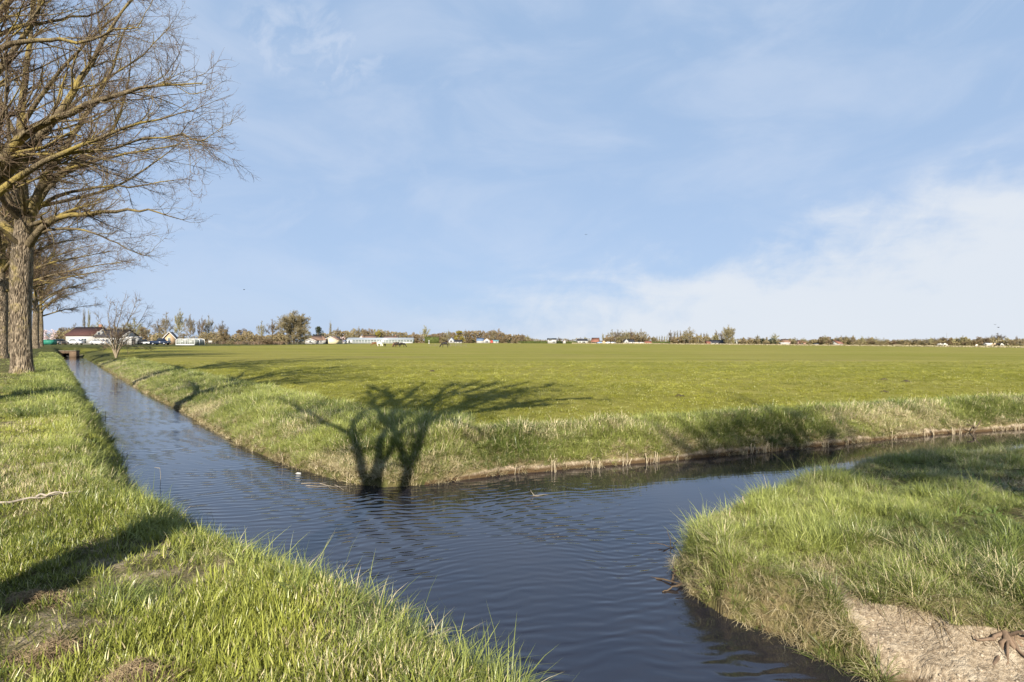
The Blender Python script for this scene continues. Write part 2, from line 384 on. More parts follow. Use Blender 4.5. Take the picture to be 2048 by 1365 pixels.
rings = np.concatenate([np.geomspace(.4, 2, 30)[:-1], np.geomspace(2, 16, 400)[:-1], np.geomspace(16, 60, 150)[:-1], np.geomspace(60, 500, 70)[:-1], np.geomspace(500, 5200, 14)])
ang = np.concatenate([np.arange(-50, 50.01, .22), np.arange(52, 308, 4.0)])
A_, R_ = np.meshgrid(np.radians(ang), rings, indexing='ij')
gx = R_ * np.sin(A_); gy = R_ * np.cos(A_)
zz, ss, reg, mudk = land(gx.ravel(), gy.ravel())
nA, nR = gx.shape
ii, jj = np.meshgrid(np.arange(nA), np.arange(nR - 1), indexing='ij'); i2 = (ii + 1) % nA
quads = np.stack([ii * nR + jj, ii * nR + jj + 1, i2 * nR + jj + 1, i2 * nR + jj], -1).reshape(-1, 4)
gv = np.stack([gx.ravel(), gy.ravel(), zz], -1)
centre = np.array([[0, 0, gz(0, 0)]]); cidx = len(gv)
fan = np.stack([np.full(nA, cidx), np.arange(nA) * nR, ((np.arange(nA) + 1) % nA) * nR], -1)
me = mesh("ground", np.concatenate([gv, centre]), [quads, fan], ground_material(), True)
fx, fy = gx.ravel(), gy.ravel(); fr = np.hypot(fx, fy)
soil = np.where(reg == 0, smooth(ss, .06 + .26 * fbm(fx * .9, fy * .9, 91), .0) * np.where(fx > -1.6, .95, .45), 0.0)
soil = np.where(reg == 1, smooth(ss, .12, .0) * .5 + .44 * smooth(fbm(fx * 1.3, fy * 1.3, 21), .60, .72), soil)
mud_hi = .66 + .30 * (fbm(fx * 3, fy * 3, 31, 2) - .5)
soil = np.where(reg == 2, np.maximum(smooth(ss, .10, .0) * .6, (mudk > .3) * smooth(mud_hi - ss, -.05, .1)), soil)
fieldw = np.where(reg == 0, smooth(ss, 1.6, 3.4), 0.0); fieldw = np.where((fx > -1) & (reg == 0), smooth(ss, 1.3, 2.0), fieldw)
dryv = np.where(reg == 0, smooth(ss, 1.4, .2) * .9 * fbm(fx * .8, fy * .8, 41), .35 * fbm(fx, fy, 43))
dryv = np.where(reg == 2, .2 + .3 * smooth(ss, .6, .2), dryv)
dryv = dryv * (fr < 70) + .55 * smooth(fr, 330, 420)
zone = np.concatenate([np.stack([soil, fieldw, np.clip(dryv, 0, 1), np.ones_like(soil)], -1), [[0, 0, 0, 1]]]).astype(np.float32)
ca = me.attributes.new('zone', 'FLOAT_COLOR', 'POINT'); ca.data.foreach_set('color', zone.ravel())
ground = tag(link("ground", me), kind="structure")

wx = np.array([-110, -40, -15, -5, 0, 5, 15, 40, 112], float); wy = np.array([-14, -4, 2, 8, 14, 30, 60, 97], float)
WX, WY = np.meshgrid(wx, wy, indexing='ij'); wi, wj = np.meshgrid(np.arange(len(wx) - 1), np.arange(len(wy) - 1), indexing='ij'); nn = len(wy)
water = link("water", mesh("water", np.stack([WX.ravel(), WY.ravel(), np.full(WX.size, ZW)], -1),
             np.stack([wi * nn + wj, (wi + 1) * nn + wj, (wi + 1) * nn + wj + 1, wi * nn + wj + 1], -1).reshape(-1, 4), water_material()))
tag(water, kind="structure")

# ------------------------------------------------------------------ grass
def tuft(rng, n, rad, h0, h1, w, lean, curl, stray=0.0):
    """n curved blades as one small mesh: verts, tris, hue per vertex"""
    az_ = rng.uniform(0, 2 * math.pi, n); r = rad * np.sqrt(rng.uniform(0, 1, n))
    bx, by = r * np.cos(az_), r * np.sin(az_)
    out = az_ + rng.normal(0, .9, n); L = rng.uniform(h0, h1, n); ln = np.abs(rng.normal(lean, lean * .5, n)); cu = rng.uniform(.3, 1.0, n) * curl
    st = rng.uniform(0, 1, n) < stray; L = np.where(st, L * 1.6, L)
    ts = np.array([0, .35, .7, 1.0]); ws = np.array([1, .85, .5, 0])
    V = []; 
    for k in range(4):
        ang_ = ln + cu * ts[k]
        hor = L * ts[k] * np.sin(np.clip(ln + cu * ts[k] * .6, 0, 1.9)); ver = L * ts[k] * np.cos(np.clip(ln + cu * ts[k] * .6, 0, 1.9))
        cx, cy_ = bx + hor * np.cos(out), by + hor * np.sin(out)
        tx, ty = -np.sin(out), np.cos(out); ww = w * ws[k] * rng.uniform(.8, 1.2, n)
        if k < 3: V += [np.stack([cx - tx * ww, cy_ - ty * ww, ver], -1), np.stack([cx + tx * ww, cy_ + ty * ww, ver + 0.0], -1)]
        else: V += [np.stack([cx, cy_, ver], -1)]
    v = np.stack(V, 1).reshape(-1, 3)
    b = (np.arange(n) * 7)[:, None, None] + np.array([[0, 1, 3], [0, 3, 2], [2, 3, 5], [2, 5, 4], [4, 5, 6]])[None]
    return v, b.reshape(-1, 3), np.repeat(rng.uniform(0, 1, n), 7)

def tuft_protos(name, m, seed, count, **kw):
    c = bpy.data.collections.new(name + "_tufts"); rng = np.random.default_rng(seed)
    for i in range(count):
        v, f, h = tuft(rng, **kw)
        me = mesh(name + "_tuft", v, f, m)
        a = me.attributes.new('hue', 'FLOAT', 'POINT'); a.data.foreach_set('value', h.astype(np.float32))
        c.objects.link(bpy.data.objects.new(name + "_tuft", me))
    return c

def scatter(name, pts, rot, scl, tint, dry, coll, nproto, label, cat, seed=0):
    me = bpy.data.meshes.new(name); n = len(pts)
    me.vertices.add(n); me.vertices.foreach_set('co', np.asarray(pts, np.float32).ravel())
    rng = np.random.default_rng(seed)
    for nm, typ, key, arr in (('rot', 'FLOAT_VECTOR', 'vector', rot), ('scl', 'FLOAT_VECTOR', 'vector', scl), ('tint', 'FLOAT', 'value', tint),
                              ('dry', 'FLOAT', 'value', dry)):
        a = me.attributes.new(nm, typ, 'POINT'); a.data.foreach_set(key, np.asarray(arr, np.float32).ravel())
    a = me.attributes.new('pick', 'INT', 'POINT'); a.data.foreach_set('value', rng.integers(0, nproto, n).astype(np.int32))
    for ob in coll.objects: me.materials.append(ob.data.materials[0]); break
    o = link(name, me)
    ng = bpy.data.node_groups.new(name + "_scatter", 'GeometryNodeTree')
    ng.interface.new_socket('Geometry', in_out='INPUT', socket_type='NodeSocketGeometry'); ng.interface.new_socket('Geometry', in_out='OUTPUT', socket_type='NodeSocketGeometry')
    gi = ng.nodes.new('NodeGroupInput'); go = ng.nodes.new('NodeGroupOutput'); ip = ng.nodes.new('GeometryNodeInstanceOnPoints')
    ci = ng.nodes.new('GeometryNodeCollectionInfo'); ci.inputs['Collection'].default_value = coll
    ci.inputs['Separate Children'].default_value = True; ci.inputs['Reset Children'].default_value = True
    def na(nm, t):
        q = ng.nodes.new('GeometryNodeInputNamedAttribute'); q.data_type = t; q.inputs['Name'].default_value = nm; return q.outputs['Attribute']
    L = ng.links.new
    L(gi.outputs[0], ip.inputs['Points']); L(ci.outputs[0], ip.inputs['Instance']); ip.inputs['Pick Instance'].default_value = True
    L(na('pick', 'INT'), ip.inputs['Instance Index']); L(na('rot', 'FLOAT_VECTOR'), ip.inputs['Rotation']); L(na('scl', 'FLOAT_VECTOR'), ip.inputs['Scale'])
    L(ip.outputs[0], go.inputs[0])
    md = o.modifiers.new("scatter", 'NODES'); md.node_group = ng
    tag(o, label, cat, kind="stuff"); return o

def sample(rng, dens_fn, dmax, x0, x1, y0, y1, wedge=1.0):
    """points with a density (per square metre) given by dens_fn(x,y); keeps those the lens could plausibly see"""
    n = int(dmax * (x1 - x0) * (y1 - y0)); x = rng.uniform(x0, x1, n); y = rng.uniform(y0, y1, n)
    k = (np.abs(x) < y * wedge + 1.2) & (y > -1.5); x, y = x[k], y[k]
    z, s, rg, mk = land(x, y)
    d = dens_fn(x, y, s, rg, mk, z)
    k = (rng.uniform(0, 1, len(x)) * dmax < d) & (s > .0)
    return x[k], y[k], z[k], s[k], rg[k], mk[k]

GR = grass_material("grass_bank", (0.060, 0.095, 0.018), (0.44, 0.47, 0.125), (0.66, 0.56, 0.34), 0.07, 0.22)
GW = grass_material("weed_leaf", (0.055, 0.085, 0.02), (0.20, 0.26, 0.07), (0.36, 0.30, 0.14), 0.05, .25)
GD = grass_material("grass_dry", (0.32, 0.26, 0.14), (0.52, 0.43, 0.25), (0.62, 0.53, 0.34), 0.2, 0.2)
GL = grass_material("grass_verge", (0.075, 0.100, 0.013), (0.45, 0.465, 0.095), (0.62, 0.52, 0.31), 0.08, 0.22)
GF = grass_material("grass_field", (0.10, 0.112, 0.012), (0.34, 0.33, 0.045), (0.50, 0.43, 0.20), 0.06, 0.2)
T_long = tuft_protos("long_grass", GR, 1, 6, n=36, rad=.06, h0=.09, h1=.26, w=.0025, lean=.48, curl=1.25, stray=.06)
T_short = tuft_protos("short_grass", GL, 2, 5, n=38, rad=.075, h0=.022, h1=.068, w=.0022, lean=.45, curl=.7, stray=.04)
T_weed = tuft_protos("weed", GW, 7, 4, n=11, rad=.035, h0=.06, h1=.15, w=.011, lean=.75, curl=.9)
T_dry = tuft_protos("dry_grass", GD, 3, 5, n=34, rad=.07, h0=.06, h1=.20, w=.0020, lean=.9, curl=1.6)
T_wide = tuft_protos("bank_grass", GR, 4, 5, n=46, rad=.12, h0=.10, h1=.27, w=.0050, lean=.55, curl=1.2, stray=.05)
T_wdry = tuft_protos("reed_litter", GD, 5, 4, n=34, rad=.10, h0=.10, h1=.30, w=.0055, lean=.55, curl=1.5)
T_field = tuft_protos("field_grass", GF, 6, 4, n=60, rad=.20, h0=.025, h1=.06, w=.0045, lean=.5, curl=.6)

def place(name, seed, dens, dmax, box, coll, npr, s0, s1, label, cat, tall=None, dryf=None, wedge=1.0, tilt=.22, tints=1.0, edge_lean=0.0):
    rng = np.random.default_rng(seed)
    x, y, z, s, rg, mk = sample(rng, dens, dmax, *box, wedge=wedge)
    n = len(x); sc = rng.uniform(s0, s1, n)
    clump = fbm(x * 1.4, y * 1.4, seed + 50, 4); sc = sc * (.40 + 1.2 * clump)
    if tall is not None: sc = sc * tall(x, y, s, rg)
    tint = np.clip(.5 + tints * 2.1 * (fbm(x * .7, y * .7, seed + 60, 3) - .5) + rng.normal(0, .2, n), 0, 1)
    dry = np.clip((dryf(x, y, s, rg) if dryf is not None else 0) * np.ones(n), 0, 1)
    rot = np.stack([rng.normal(0, tilt, n), rng.normal(0, tilt, n), rng.uniform(0, 6.283, n)], -1)
    scl = np.stack([sc ** .6 if s1 > 1.2 else sc, sc ** .6 if s1 > 1.2 else sc, sc], -1)
    o = scatter(name, np.stack([x, y, z - .008], -1), rot, scl, tint, dry, coll, npr, label, cat, seed)
    print(name, n); return o

def worn(x, y): return smooth(fbm(x * 1.3, y * 1.3, 21), .60, .72)                  # bare trodden patches of the verge
# verge (camera side): short turf, long grass along the lip
place("verge_turf", 11, lambda x, y, s, rg, mk, z: (rg == 1) * np.interp(np.hypot(x, y), [2, 5, 9, 20, 30], [520, 380, 200, 55, 25]) * (1 - .8 * worn(x, y)) * (s > .25),
      520, (-24, 3, .2, 26), T_short, 5, .7, 1.35, "short yellow green turf of the near left verge", "grass",
      tall=lambda x, y, s, rg: 1.0 + .5 * smooth(s, 2.0, .6), dryf=lambda x, y, s, rg: .45 * smooth(fbm(x * 1.1, y * 1.1, 71), .5, .7))
place("verge_long_grass", 12, lambda x, y, s, rg, mk, z: (rg == 1) * np.interp(np.hypot(x, y), [2, 5, 9, 16], [230, 150, 85, 20]) *
      np.clip(smooth(s, 1.25, .5) + .6 * smooth(fbm(x * .8, y * .8, 33), .58, .68) * smooth(s, 2.6, 1.2), 0.0, 1) , 230, (-14, 2, 1.2, 16), T_long, 6, .52, 1.15,
      "long lush grass leaning over the lip of the left verge", "grass", dryf=lambda x, y, s, rg: .35 * smooth(fbm(x * 1.5, y * 1.5, 72), .5, .7))
place("verge_far_grass", 13, lambda x, y, s, rg, mk, z: (rg == 1) * np.clip(smooth(s, 2.4, .9), .12, 1) * np.interp(y, [12, 25, 60], [45, 30, 8]), 45, (-62, -7, 11, 66), T_wide, 5, .6, 1.1,
      "tufted grass of the left verge running back beneath the avenue trees", "grass", tall=lambda x, y, s, rg: np.where(s > 2.2, .45, 1.0))
# headland on the right
place("headland_grass", 14, lambda x, y, s, rg, mk, z: (rg == 2) * np.interp(y, [3.5, 6, 9, 14], [460, 380, 220, 80]) * np.where((mk > .3) & (s < .64 + .30 * (fbm(x * 3, y * 3, 31, 2) - .5)), .0, 1) *
      np.clip(1.25 - 1.2 * smooth(fbm(x * .9, y * .9, 35), .50, .64) * smooth(s, 1.2, 2.2), .15, 1), 460, (1.5, 15, 3.6, 15), T_long, 6, .42, .85,
      "dense green grass covering the headland between the ditches", "grass", wedge=1.05,
      tall=lambda x, y, s, rg: np.where(s > 2.4, .55, .95) * (.62 + .9 * smooth(fbm(x * 2.4, y * 2.4, 77, 2), .38, .66)), dryf=lambda x, y, s, rg: .02 + .26 * smooth(fbm(x * 1.2, y * 1.2, 73), .5, .68))
place("headland_dry_grass", 15, lambda x, y, s, rg, mk, z: (rg == 2) * (y < 12) * np.clip(smooth(s, .75, .1) * (mk < .75) + 1.2 * smooth(s, .32, .12) * (mk < .6) + .5 * smooth(fbm(x * 1.2, y * 1.2, 37), .52, .64) + 1.0 * np.exp(-((s - .74) / .15) ** 2) * (mk > .3), 0, 2) * 170 *
      np.where((mk > .3) & (s < .58), .0, 1), 340, (1.5, 13, 3.6, 12), T_dry, 5, .5, 1.0,
      "straw coloured dead grass hanging over the edge of the headland", "grass", wedge=1.05)
# field bank
place("bank_grass", 16, lambda x, y, s, rg, mk, z: (rg == 0) * np.interp(y, [10, 16, 30, 60], [150, 115, 45, 12]) * (1 + .9 * smooth(s, 1.2, .5)) * smooth(s, .05, .2) * smooth(s, np.where(x > -1, 1.9, 3.5), np.where(x > -1, 1.35, 2.4)),
      290, (-45, 24, 9.5, 62), T_wide, 5, .55, 1.1, "tall tufted grass on the bank between ditch and field", "grass",
      tall=lambda x, y, s, rg: .72 + .38 * smooth(s, .3, 1.2), dryf=lambda x, y, s, rg: .05 + .6 * smooth(fbm(x * .8, y * .8, 74), .52, .7) * smooth(s, 2.5, .6))
place("bank_dry_grass", 17, lambda x, y, s, rg, mk, z: (rg == 0) * np.interp(y, [10, 16, 30, 60], [110, 80, 26, 6]) * np.clip(smooth(s, np.where(x < -1.5, .75, .35), .05) + .4 * smooth(fbm(x * .9, y * .9, 38), .52, .66) * smooth(s, 2, 1), 0, 1),
      110, (-45, 24, 9.5, 62), T_wdry, 4, .35, .85, "pale dry grass and reed litter along the foot of the field bank", "grass")
place("field_grass", 18, lambda x, y, s, rg, mk, z: (rg == 0) * (s > 1.2) * np.interp(y, [12, 20, 34, 48], [26, 18, 8, 2]), 26, (-40, 50, 11, 50), T_field, 4, .7, 1.25,
      "short yellow green grass of the grazed field", "grass", wedge=1.0, tints=.7)

place("broad_leaved_weeds", 19, lambda x, y, s, rg, mk, z: (rg != 0) * 14 * smooth(fbm(x * 1.3, y * 1.3, 81), .50, .62) * (s > .3) * np.where((mk > .3) & (s < .55), 0, 1), 14, (-8, 9, 1.5, 11), T_weed, 4, .5, 1.15,
      "broad leaved weeds and nettles scattered through the near grass", "weeds")
place("bank_weeds", 20, lambda x, y, s, rg, mk, z: (rg == 0) * 7 * smooth(fbm(x * .9, y * .9, 82), .50, .62) * (s > .4) * (s < 2.2), 7, (-25, 22, 9, 34), T_weed, 4, .9, 2.0,
      "dark broad leaved weeds on the field bank", "weeds")
place("matted_dead_grass", 21, lambda x, y, s, rg, mk, z: (rg == 1) * 60 * np.clip(smooth(fbm(x * 1.1, y * 1.1, 83), .54, .66) + .8 * worn(x, y), 0, 1) * (s > .4), 60, (-10, 2, 1.5, 12), T_dry, 5, .25, .6,
      "matted dead grass stems lying in the near verge", "grass", tilt=.5)
# ------------------------------------------------------------------ trees
def grow(P, Rr, spacing, len_rng, ang_rng, n_pts, rng, t0=.15, rscale=.5, jit=.18, up=.05, out=None, taper_len=.55, rmin=.003, rtip=.25):
    """children along parent polylines P (B,N,3); returns child polylines and radii"""
    seg = np.linalg.norm(P[:, 1:] - P[:, :-1], axis=2); L = seg.sum(1)
    cnt = np.maximum(1, rng.poisson(L * (1 - t0) / spacing)); idx = np.repeat(np.arange(len(P)), cnt); M = len(idx)
    t = rng.uniform(t0, 1.0, M); N = P.shape[1]; f = t * (N - 1); i = np.minimum(f.astype(int), N - 2); w = (f - i)[:, None]
    p = P[idx, i] * (1 - w) + P[idx, i + 1] * w; T = P[idx, i + 1] - P[idx, i]; T /= np.linalg.norm(T, axis=1, keepdims=True) + 1e-9
    r = Rr[idx, i] * (1 - w[:, 0]) + Rr[idx, i + 1] * w[:, 0]
    q = rng.normal(0, 1, (M, 3)); q -= (q * T).sum(1, keepdims=True) * T; q /= np.linalg.norm(q, axis=1, keepdims=True) + 1e-9
    a = rng.uniform(*ang_rng, M)[:, None]; d = np.cos(a) * T + np.sin(a) * q
    ln = rng.uniform(*len_rng, M) * (1 - taper_len * t)
    C = np.empty((M, n_pts, 3)); C[:, 0] = p; rr = np.empty((M, n_pts)); r0 = np.maximum(r * rscale, rmin)
    for k in range(n_pts): rr[:, k] = r0 * (1 - (1 - rtip) * k / (n_pts - 1))
    for k in range(1, n_pts):
        d = d + rng.normal(0, jit, (M, 3)) + np.array([0, 0, up])
        d /= np.linalg.norm(d, axis=1, keepdims=True); C[:, k] = C[:, k - 1] + d * (ln / (n_pts - 1))[:, None]
    return C, rr
def resample(pts, n):
    pts = np.asarray(pts, float); s = np.concatenate([[0], np.cumsum(np.linalg.norm(np.diff(pts, axis=0), axis=1))]); u = np.linspace(0, s[-1], n)
    q = np.stack([np.interp(u, s, pts[:, k]) for k in range(pts.shape[1])], -1)
    for _ in range(2): q[1:-1] = .25 * q[:-2] + .5 * q[1:-1] + .25 * q[2:]
    return q
def join_tubes(sets):
    V, Q, n = [], [], 0
    for P, Rr, k in sets:
        v, q = tubes(P, Rr, k); V.append(v); Q.append(q + n); n += len(v)
    return np.concatenate(V), np.concatenate(Q)
def wobble(pts, rng, amp):
    q = pts + rng.normal(0, amp, pts.shape) * np.linspace(0, 1, len(pts))[:, None]; return q

BARK = bark_material("bark_trunk", (0.075, 0.055, 0.037), (0.34, 0.27, 0.19), (0.30, 0.24, 0.09), .30, groove=.08)
BRANCH = bark_material("bark_branch", (0.06, 0.046, 0.03), (0.19, 0.148, 0.088), (0.29, 0.22, 0.06), .55, groove=.01, vs=2)
TWIG = bark_material("bark_twig", (0.10, 0.07, 0.05), (0.19, 0.135, 0.088), (0.19, 0.15, 0.06), .3)
BUSHBARK = bark_material("bark_pale", (0.11, 0.088, 0.06), (0.32, 0.26, 0.18), (0.25, 0.2, 0.08), .3)

def trunk_mesh(pts, rad, base, seed, sides=28):
    """fluted, flared trunk with bark plates raised a little"""
    rng = np.random.default_rng(seed); n = 60; p = resample(pts, n); r = np.interp(np.linspace(0, 1, n), np.linspace(0, 1, len(rad)), rad)
    v, q = tubes(p[None], r[None], sides); v = v.reshape(n, sides, 3); c = p[:, None]
    a = np.arange(sides) * 2 * math.pi / sides; hh = (p[:, 2] - p[0, 2])[:, None]
    rel = 1 + .045 * np.sin(5 * a[None] + seed) * np.exp(-hh / 1.2) + .03 * np.sin(3 * a[None] + hh * .7) + .24 * np.exp(-hh / .33) * (1 + .5 * np.sin(6 * a[None] + seed)) + .03 * (fbm(a[None] * 6 + 0 * hh, hh * 2.4 + 0 * a[None], seed) - .5)
    return ((v - c) * rel[..., None] + c).reshape(-1, 3) - base, q

def tree_from_limbs(name, label, base, trunk_pts, trunk_r, limbs, seed, dens=1.0, extra=0, group=None, keep=None, twigs=True, cat="tree", extra_len=(5, 9), tw=1.0, limb_k=.86):
    """limbs: list of (points, r0, r1) in world space"""
    rng = np.random.default_rng(seed); base = np.asarray(base, float)
    root = tag(empty(name, base), label, cat, group)
    v, q = trunk_mesh(trunk_pts, trunk_r, base, seed); link("trunk", mesh("trunk", v, q, BARK, True), root)
    NL = 16; LP, LR = [], []
    for pts, r0, r1 in limbs:
        p = wobble(resample(pts, NL), rng, .05); LP.append(p); r0 = r0 * limb_k; LR.append(r0 + (r1 - r0) * np.linspace(0, 1, NL) ** .75)
    top = np.asarray(trunk_pts[-1], float)
    for k in range(extra):
        a = rng.uniform(0, 6.283); e = rng.uniform(.15, 1.1); L = rng.uniform(*extra_len); d = np.array([math.cos(a) * math.cos(e), math.sin(a) * math.cos(e), math.sin(e)])
        p = [top + np.array([0, 0, rng.uniform(-.6, .5)])]
        for s in range(7):
            d = d + rng.normal(0, .13, 3) + np.array([0, 0, .02]); d /= np.linalg.norm(d); p.append(p[-1] + d * L / 7)
        LP.append(resample(p, NL)); r0 = rng.uniform(.10, .19); LR.append(r0 + (.015 - r0) * np.linspace(0, 1, NL) ** .8)
    LP = np.array(LP); LR = np.array(LR)
    P2, R2 = grow(LP, LR, .30 / dens, (1.0, 3.6), (.3, .9), 8, rng, t0=.14, rscale=.34, jit=.15, up=.035, rmin=.011)
    P3, R3 = grow(P2, R2, .19 / dens, (.45, 1.6), (.35, 1.0), 6, rng, t0=.1, rscale=.5, jit=.20, up=.03, rmin=.0055)
    sets1 = [(LP, LR, 10), (P2, R2, 6)]
    sets2 = [(P3, R3 * tw, 4)]
    if not twigs: sets1 += sets2; sets2 = []
    if twigs:
        P4, R4 = grow(P3, R3, .125 / dens, (.15, .5), (.4, 1.1), 4, rng, t0=.1, rscale=.55, jit=.25, up=.04, rmin=.0036)
        sets2.append((P4, R4 * tw, 3))
    if keep is not None:
        sets1 = [(P[keep(P)], Q[keep(P)], k) for P, Q, k in sets1]; sets2 = [(P[keep(P)], Q[keep(P)], k) for P, Q, k in sets2]
    v, q = join_tubes(sets1); br = link("branches", mesh("branches", v - base, q, BRANCH, True), root)
    if not sets2: return root
    v, q = join_tubes(sets2); link("twigs", mesh("twigs", v - base, q, TWIG), br)
    return root

def S(px, d): return [W(x, y, dd) for (x, y), dd in zip(px, np.linspace(d[0], d[1], len(px)))]
AV = "trees of the avenue on the left verge"
# --- the big tree in the frame
b1 = np.array([-22.6, 26.3, gz(-22.6, 26.3) - .05])
t1 = [b1, *S([(43, 640), (42, 560), (44, 500), (47, 465), (47, 430)], (26.3, 26.3))]
l1 = [(S([(40, 480), (15, 455), (-20, 425), (-80, 380), (-150, 345), (-230, 330)], (26.3, 27.5)), .27, .03),
      (S([(40, 492), (10, 462), (-30, 440), (-90, 425), (-160, 420)], (26.1, 23.5)), .14, .02),
      (S([(58, 490), (76, 458), (110, 434), (170, 426), (230, 423), (290, 419), (325, 426), (360, 438)], (26.2, 24.0)), .21, .015),
      (S([(60, 484), (80, 462), (140, 455), (200, 470), (250, 500), (300, 515)], (26.2, 24.8)), .10, .012),
      (S([(47, 440), (45, 400), (42, 350), (38, 280), (45, 200), (60, 100), (70, 0), (80, -90)], (26.3, 27)), .34, .03),
      (S([(52, 470), (60, 430), (72, 390), (95, 340), (130, 300), (165, 240), (200, 180), (235, 110), (260, 40)], (26.3, 25)), .26, .02),
      (S([(56, 455), (75, 405), (95, 370), (150, 330), (210, 290), (233, 250), (255, 190), (262, 110)], (26.5, 28.5)), .18, .02),
      (S([(50, 420), (100, 352), (180, 322), (280, 302), (340, 294), (415, 287)], (26.2, 24)), .15, .012),
      (S([(50, 440), (100, 395), (180, 375), (250, 372), (310, 370), (365, 356)], (26.5, 27.5)), .14, .012),
      (S([(45, 430), (20, 350), (-25, 270), (-70, 180), (-110, 90)], (26.4, 27)), .22, .02),
      (S([(44, 330), (110, 240), (190, 170), (260, 130), (310, 90), (340, 50)], (26.6, 28)), .15, .012),
      (S([(44, 250), (110, 150), (180, 80), (250, 20), (310, -60)], (26.6, 25)), .14, .012),
      (S([(42, 300), (0, 200), (-40, 110), (-60, 0)], (26.5, 25)), .14, .015)]
tree_from_limbs("avenue_tree", "big bare tree with thick ridged trunk at the left, nearest one standing wholly in view", b1, t1, (.40, .385, .38, .43, .40, .31), l1, 3, dens=1.12, extra=6, group=AV, extra_len=(5, 8.5))
# --- its neighbour just outside the frame, limbs reach in from the left edge
b2 = np.array([-13.4, 14.0, gz(-13.4, 14.0) - .05])
t2 = [b2, b2 + [0.02, 0, 2], b2 + [0, .05, 3.4], b2 + [-.05, 0, 4.6]]
l2 = [(S([(-59, 440), (-30, 380), (0, 326), (44, 264), (110, 234), (183, 205), (265, 182), (335, 170), (405, 158)], (14, 13.2)), .21, .012),
      (S([(-62, 430), (0, 363), (55, 293), (128, 223), (165, 161), (190, 106), (220, 55), (252, 20), (275, -40)], (14, 14.6)), .20, .015),
      (S([(-55, 450), (0, 374), (73, 330), (154, 296), (224, 262), (300, 240), (375, 226)], (13.9, 12.9)), .13, .01),
      (S([(100, 318), (160, 300), (205, 304), (300, 274), (360, 276), (412, 284)], (13.6, 13.2)), .06, .01),
      (S([(-62, 430), (-75, 300), (-85, 150), (-70, 0), (-60, -150), (-50, -320)], (14, 14.2)), .30, .05),
      (S([(-84, 170), (0, 92), (55, 80), (146, 86), (220, 68), (285, 52)], (14, 13.0)), .12, .01),
      (S([(-80, 120), (0, 66), (73, 44), (157, 44), (250, -10)], (14.1, 15)), .09, .01),
      (S([(-78, 260), (0, 139), (44, 84), (80, 20), (100, -60), (130, -150)], (14.1, 14.8)), .13, .015),
      (S([(-84, 150), (-20, 40), (60, -40), (150, -110), (260, -160)], (14.1, 13.5)), .13, .015),
      (S([(-80, 100), (-40, -60), (40, -180), (120, -300)], (14.2, 15)), .13, .02),
      (S([(-70, 430), (-160, 330), (-270, 240), (-400, 180)], (14, 14.5)), .20, .02),
      (S([(-75, 300), (-160, 160), (-260, 20), (-330, -120)], (14, 15)), .18, .02),
      (S([(-80, 200), (-150, 20), (-220, -160), (-240, -320)], (14, 13.5)), .16, .02)]
tree_from_limbs("avenue_tree", "lichen yellow limbs of a bare tree reaching in at the upper left edge", b2, t2, (.46, .43, .44, .40), l2, 5, dens=1.2, group=AV)
# --- the forked tree beside the camera: its limbs follow the shadow it throws across the ditch and field
def ray(px, py):
    ds = np.concatenate([np.arange(1.2, 40, .03), np.arange(40, 420, .3)]); p = W(px, py, 1.0)
    x = (px - 1024) / F_PX * ds; zr = CAM_Z - (py - HORIZ) / F_PX * ds
    z = np.maximum(land(x, ds)[0], ZW); k = np.argmax(z >= zr) if (z >= zr).any() else len(ds) - 1
    return np.array([x[k], ds[k], max(z[k], ZW)])
b3 = np.array([-3.05, 1.15, gz(-3.05, 1.15) - .05])
def caster(px, dy=0.0):
    out = []
    for x, y in px:
        p = ray(x, y); t = (p[1] - (b3[1] + dy)) / -TO_SUN[1]; out.append(p + TO_SUN * t)
    return out
t3 = [b3, b3 + [.0, 0, 1.2], b3 + [.02, 0, 2.4], *caster([(700, 1045)])]
fork = t3[-1]
l3 = [([fork, *caster([(742, 985), (724, 930), (712, 878), (712, 845), (728, 828), (755, 818), (790, 800), (770, 780)])], .16, .09),
      ([*caster([(712, 878), (665, 856), (640, 842), (600, 820), (560, 800)])], .11, .04),
      ([fork, *caster([(752, 960), (762, 900), (776, 862), (796, 838), (794, 806), (775, 790), (745, 775)], .4)], .16, .09),
      ([*caster([(768, 885), (800, 850), (840, 822), (880, 800), (940, 783), (1000, 764)], -.5)], .16, .09),
      ([fork, *caster([(800, 990), (820, 965), (832, 915), (852, 868), (880, 836), (930, 808), (1000, 778), (1060, 764)])], .16, .09),
      ([*caster([(856, 860), (885, 848), (930, 858), (965, 868)], .3)], .11, .04),
      ([*caster([(870, 842), (950, 826), (1040, 808), (1110, 800), (1180, 796)], .2)], .16, .09),
      ([*caster([(850, 868), (858, 830), (880, 790), (905, 768)], -.4)], .16, .09),
      ([*caster([(880, 836), (960, 800), (1040, 785), (1120, 782)], .5)], .17, .06),
      ([*caster([(905, 828), (985, 800), (1060, 778), (1120, 770)], -.3)], .17, .08),
      ([*caster([(820, 838), (850, 806), (930, 776), (960, 762)], .6)], .17, .08),
      ([*caster([(960, 820), (1020, 815), (1100, 812)], .1)], .14, .07),
      ([fork, *caster([(755, 970), (785, 905), (822, 862), (862, 838), (900, 815), (960, 795)], .1)], .13, .07),
      ([*caster([(820, 960), (806, 905), (792, 860), (790, 830), (830, 800)], -.1)], .12, .07),
      ([*caster([(776, 850), (750, 812), (735, 785)], -.2)], .13, .06),
      ([*caster([(794, 812), (830, 780), (850, 766)], .3)], .14, .07)]
rng3 = np.random.default_rng(77)
tree_from_limbs("avenue_tree", "forked bare tree on the verge beside the viewpoint, seen by its shadow on the bank", b3, t3, (.26, .24, .22, .20), l3, 9, dens=.85, twigs=False, group=AV, tw=2.6, limb_k=.66)

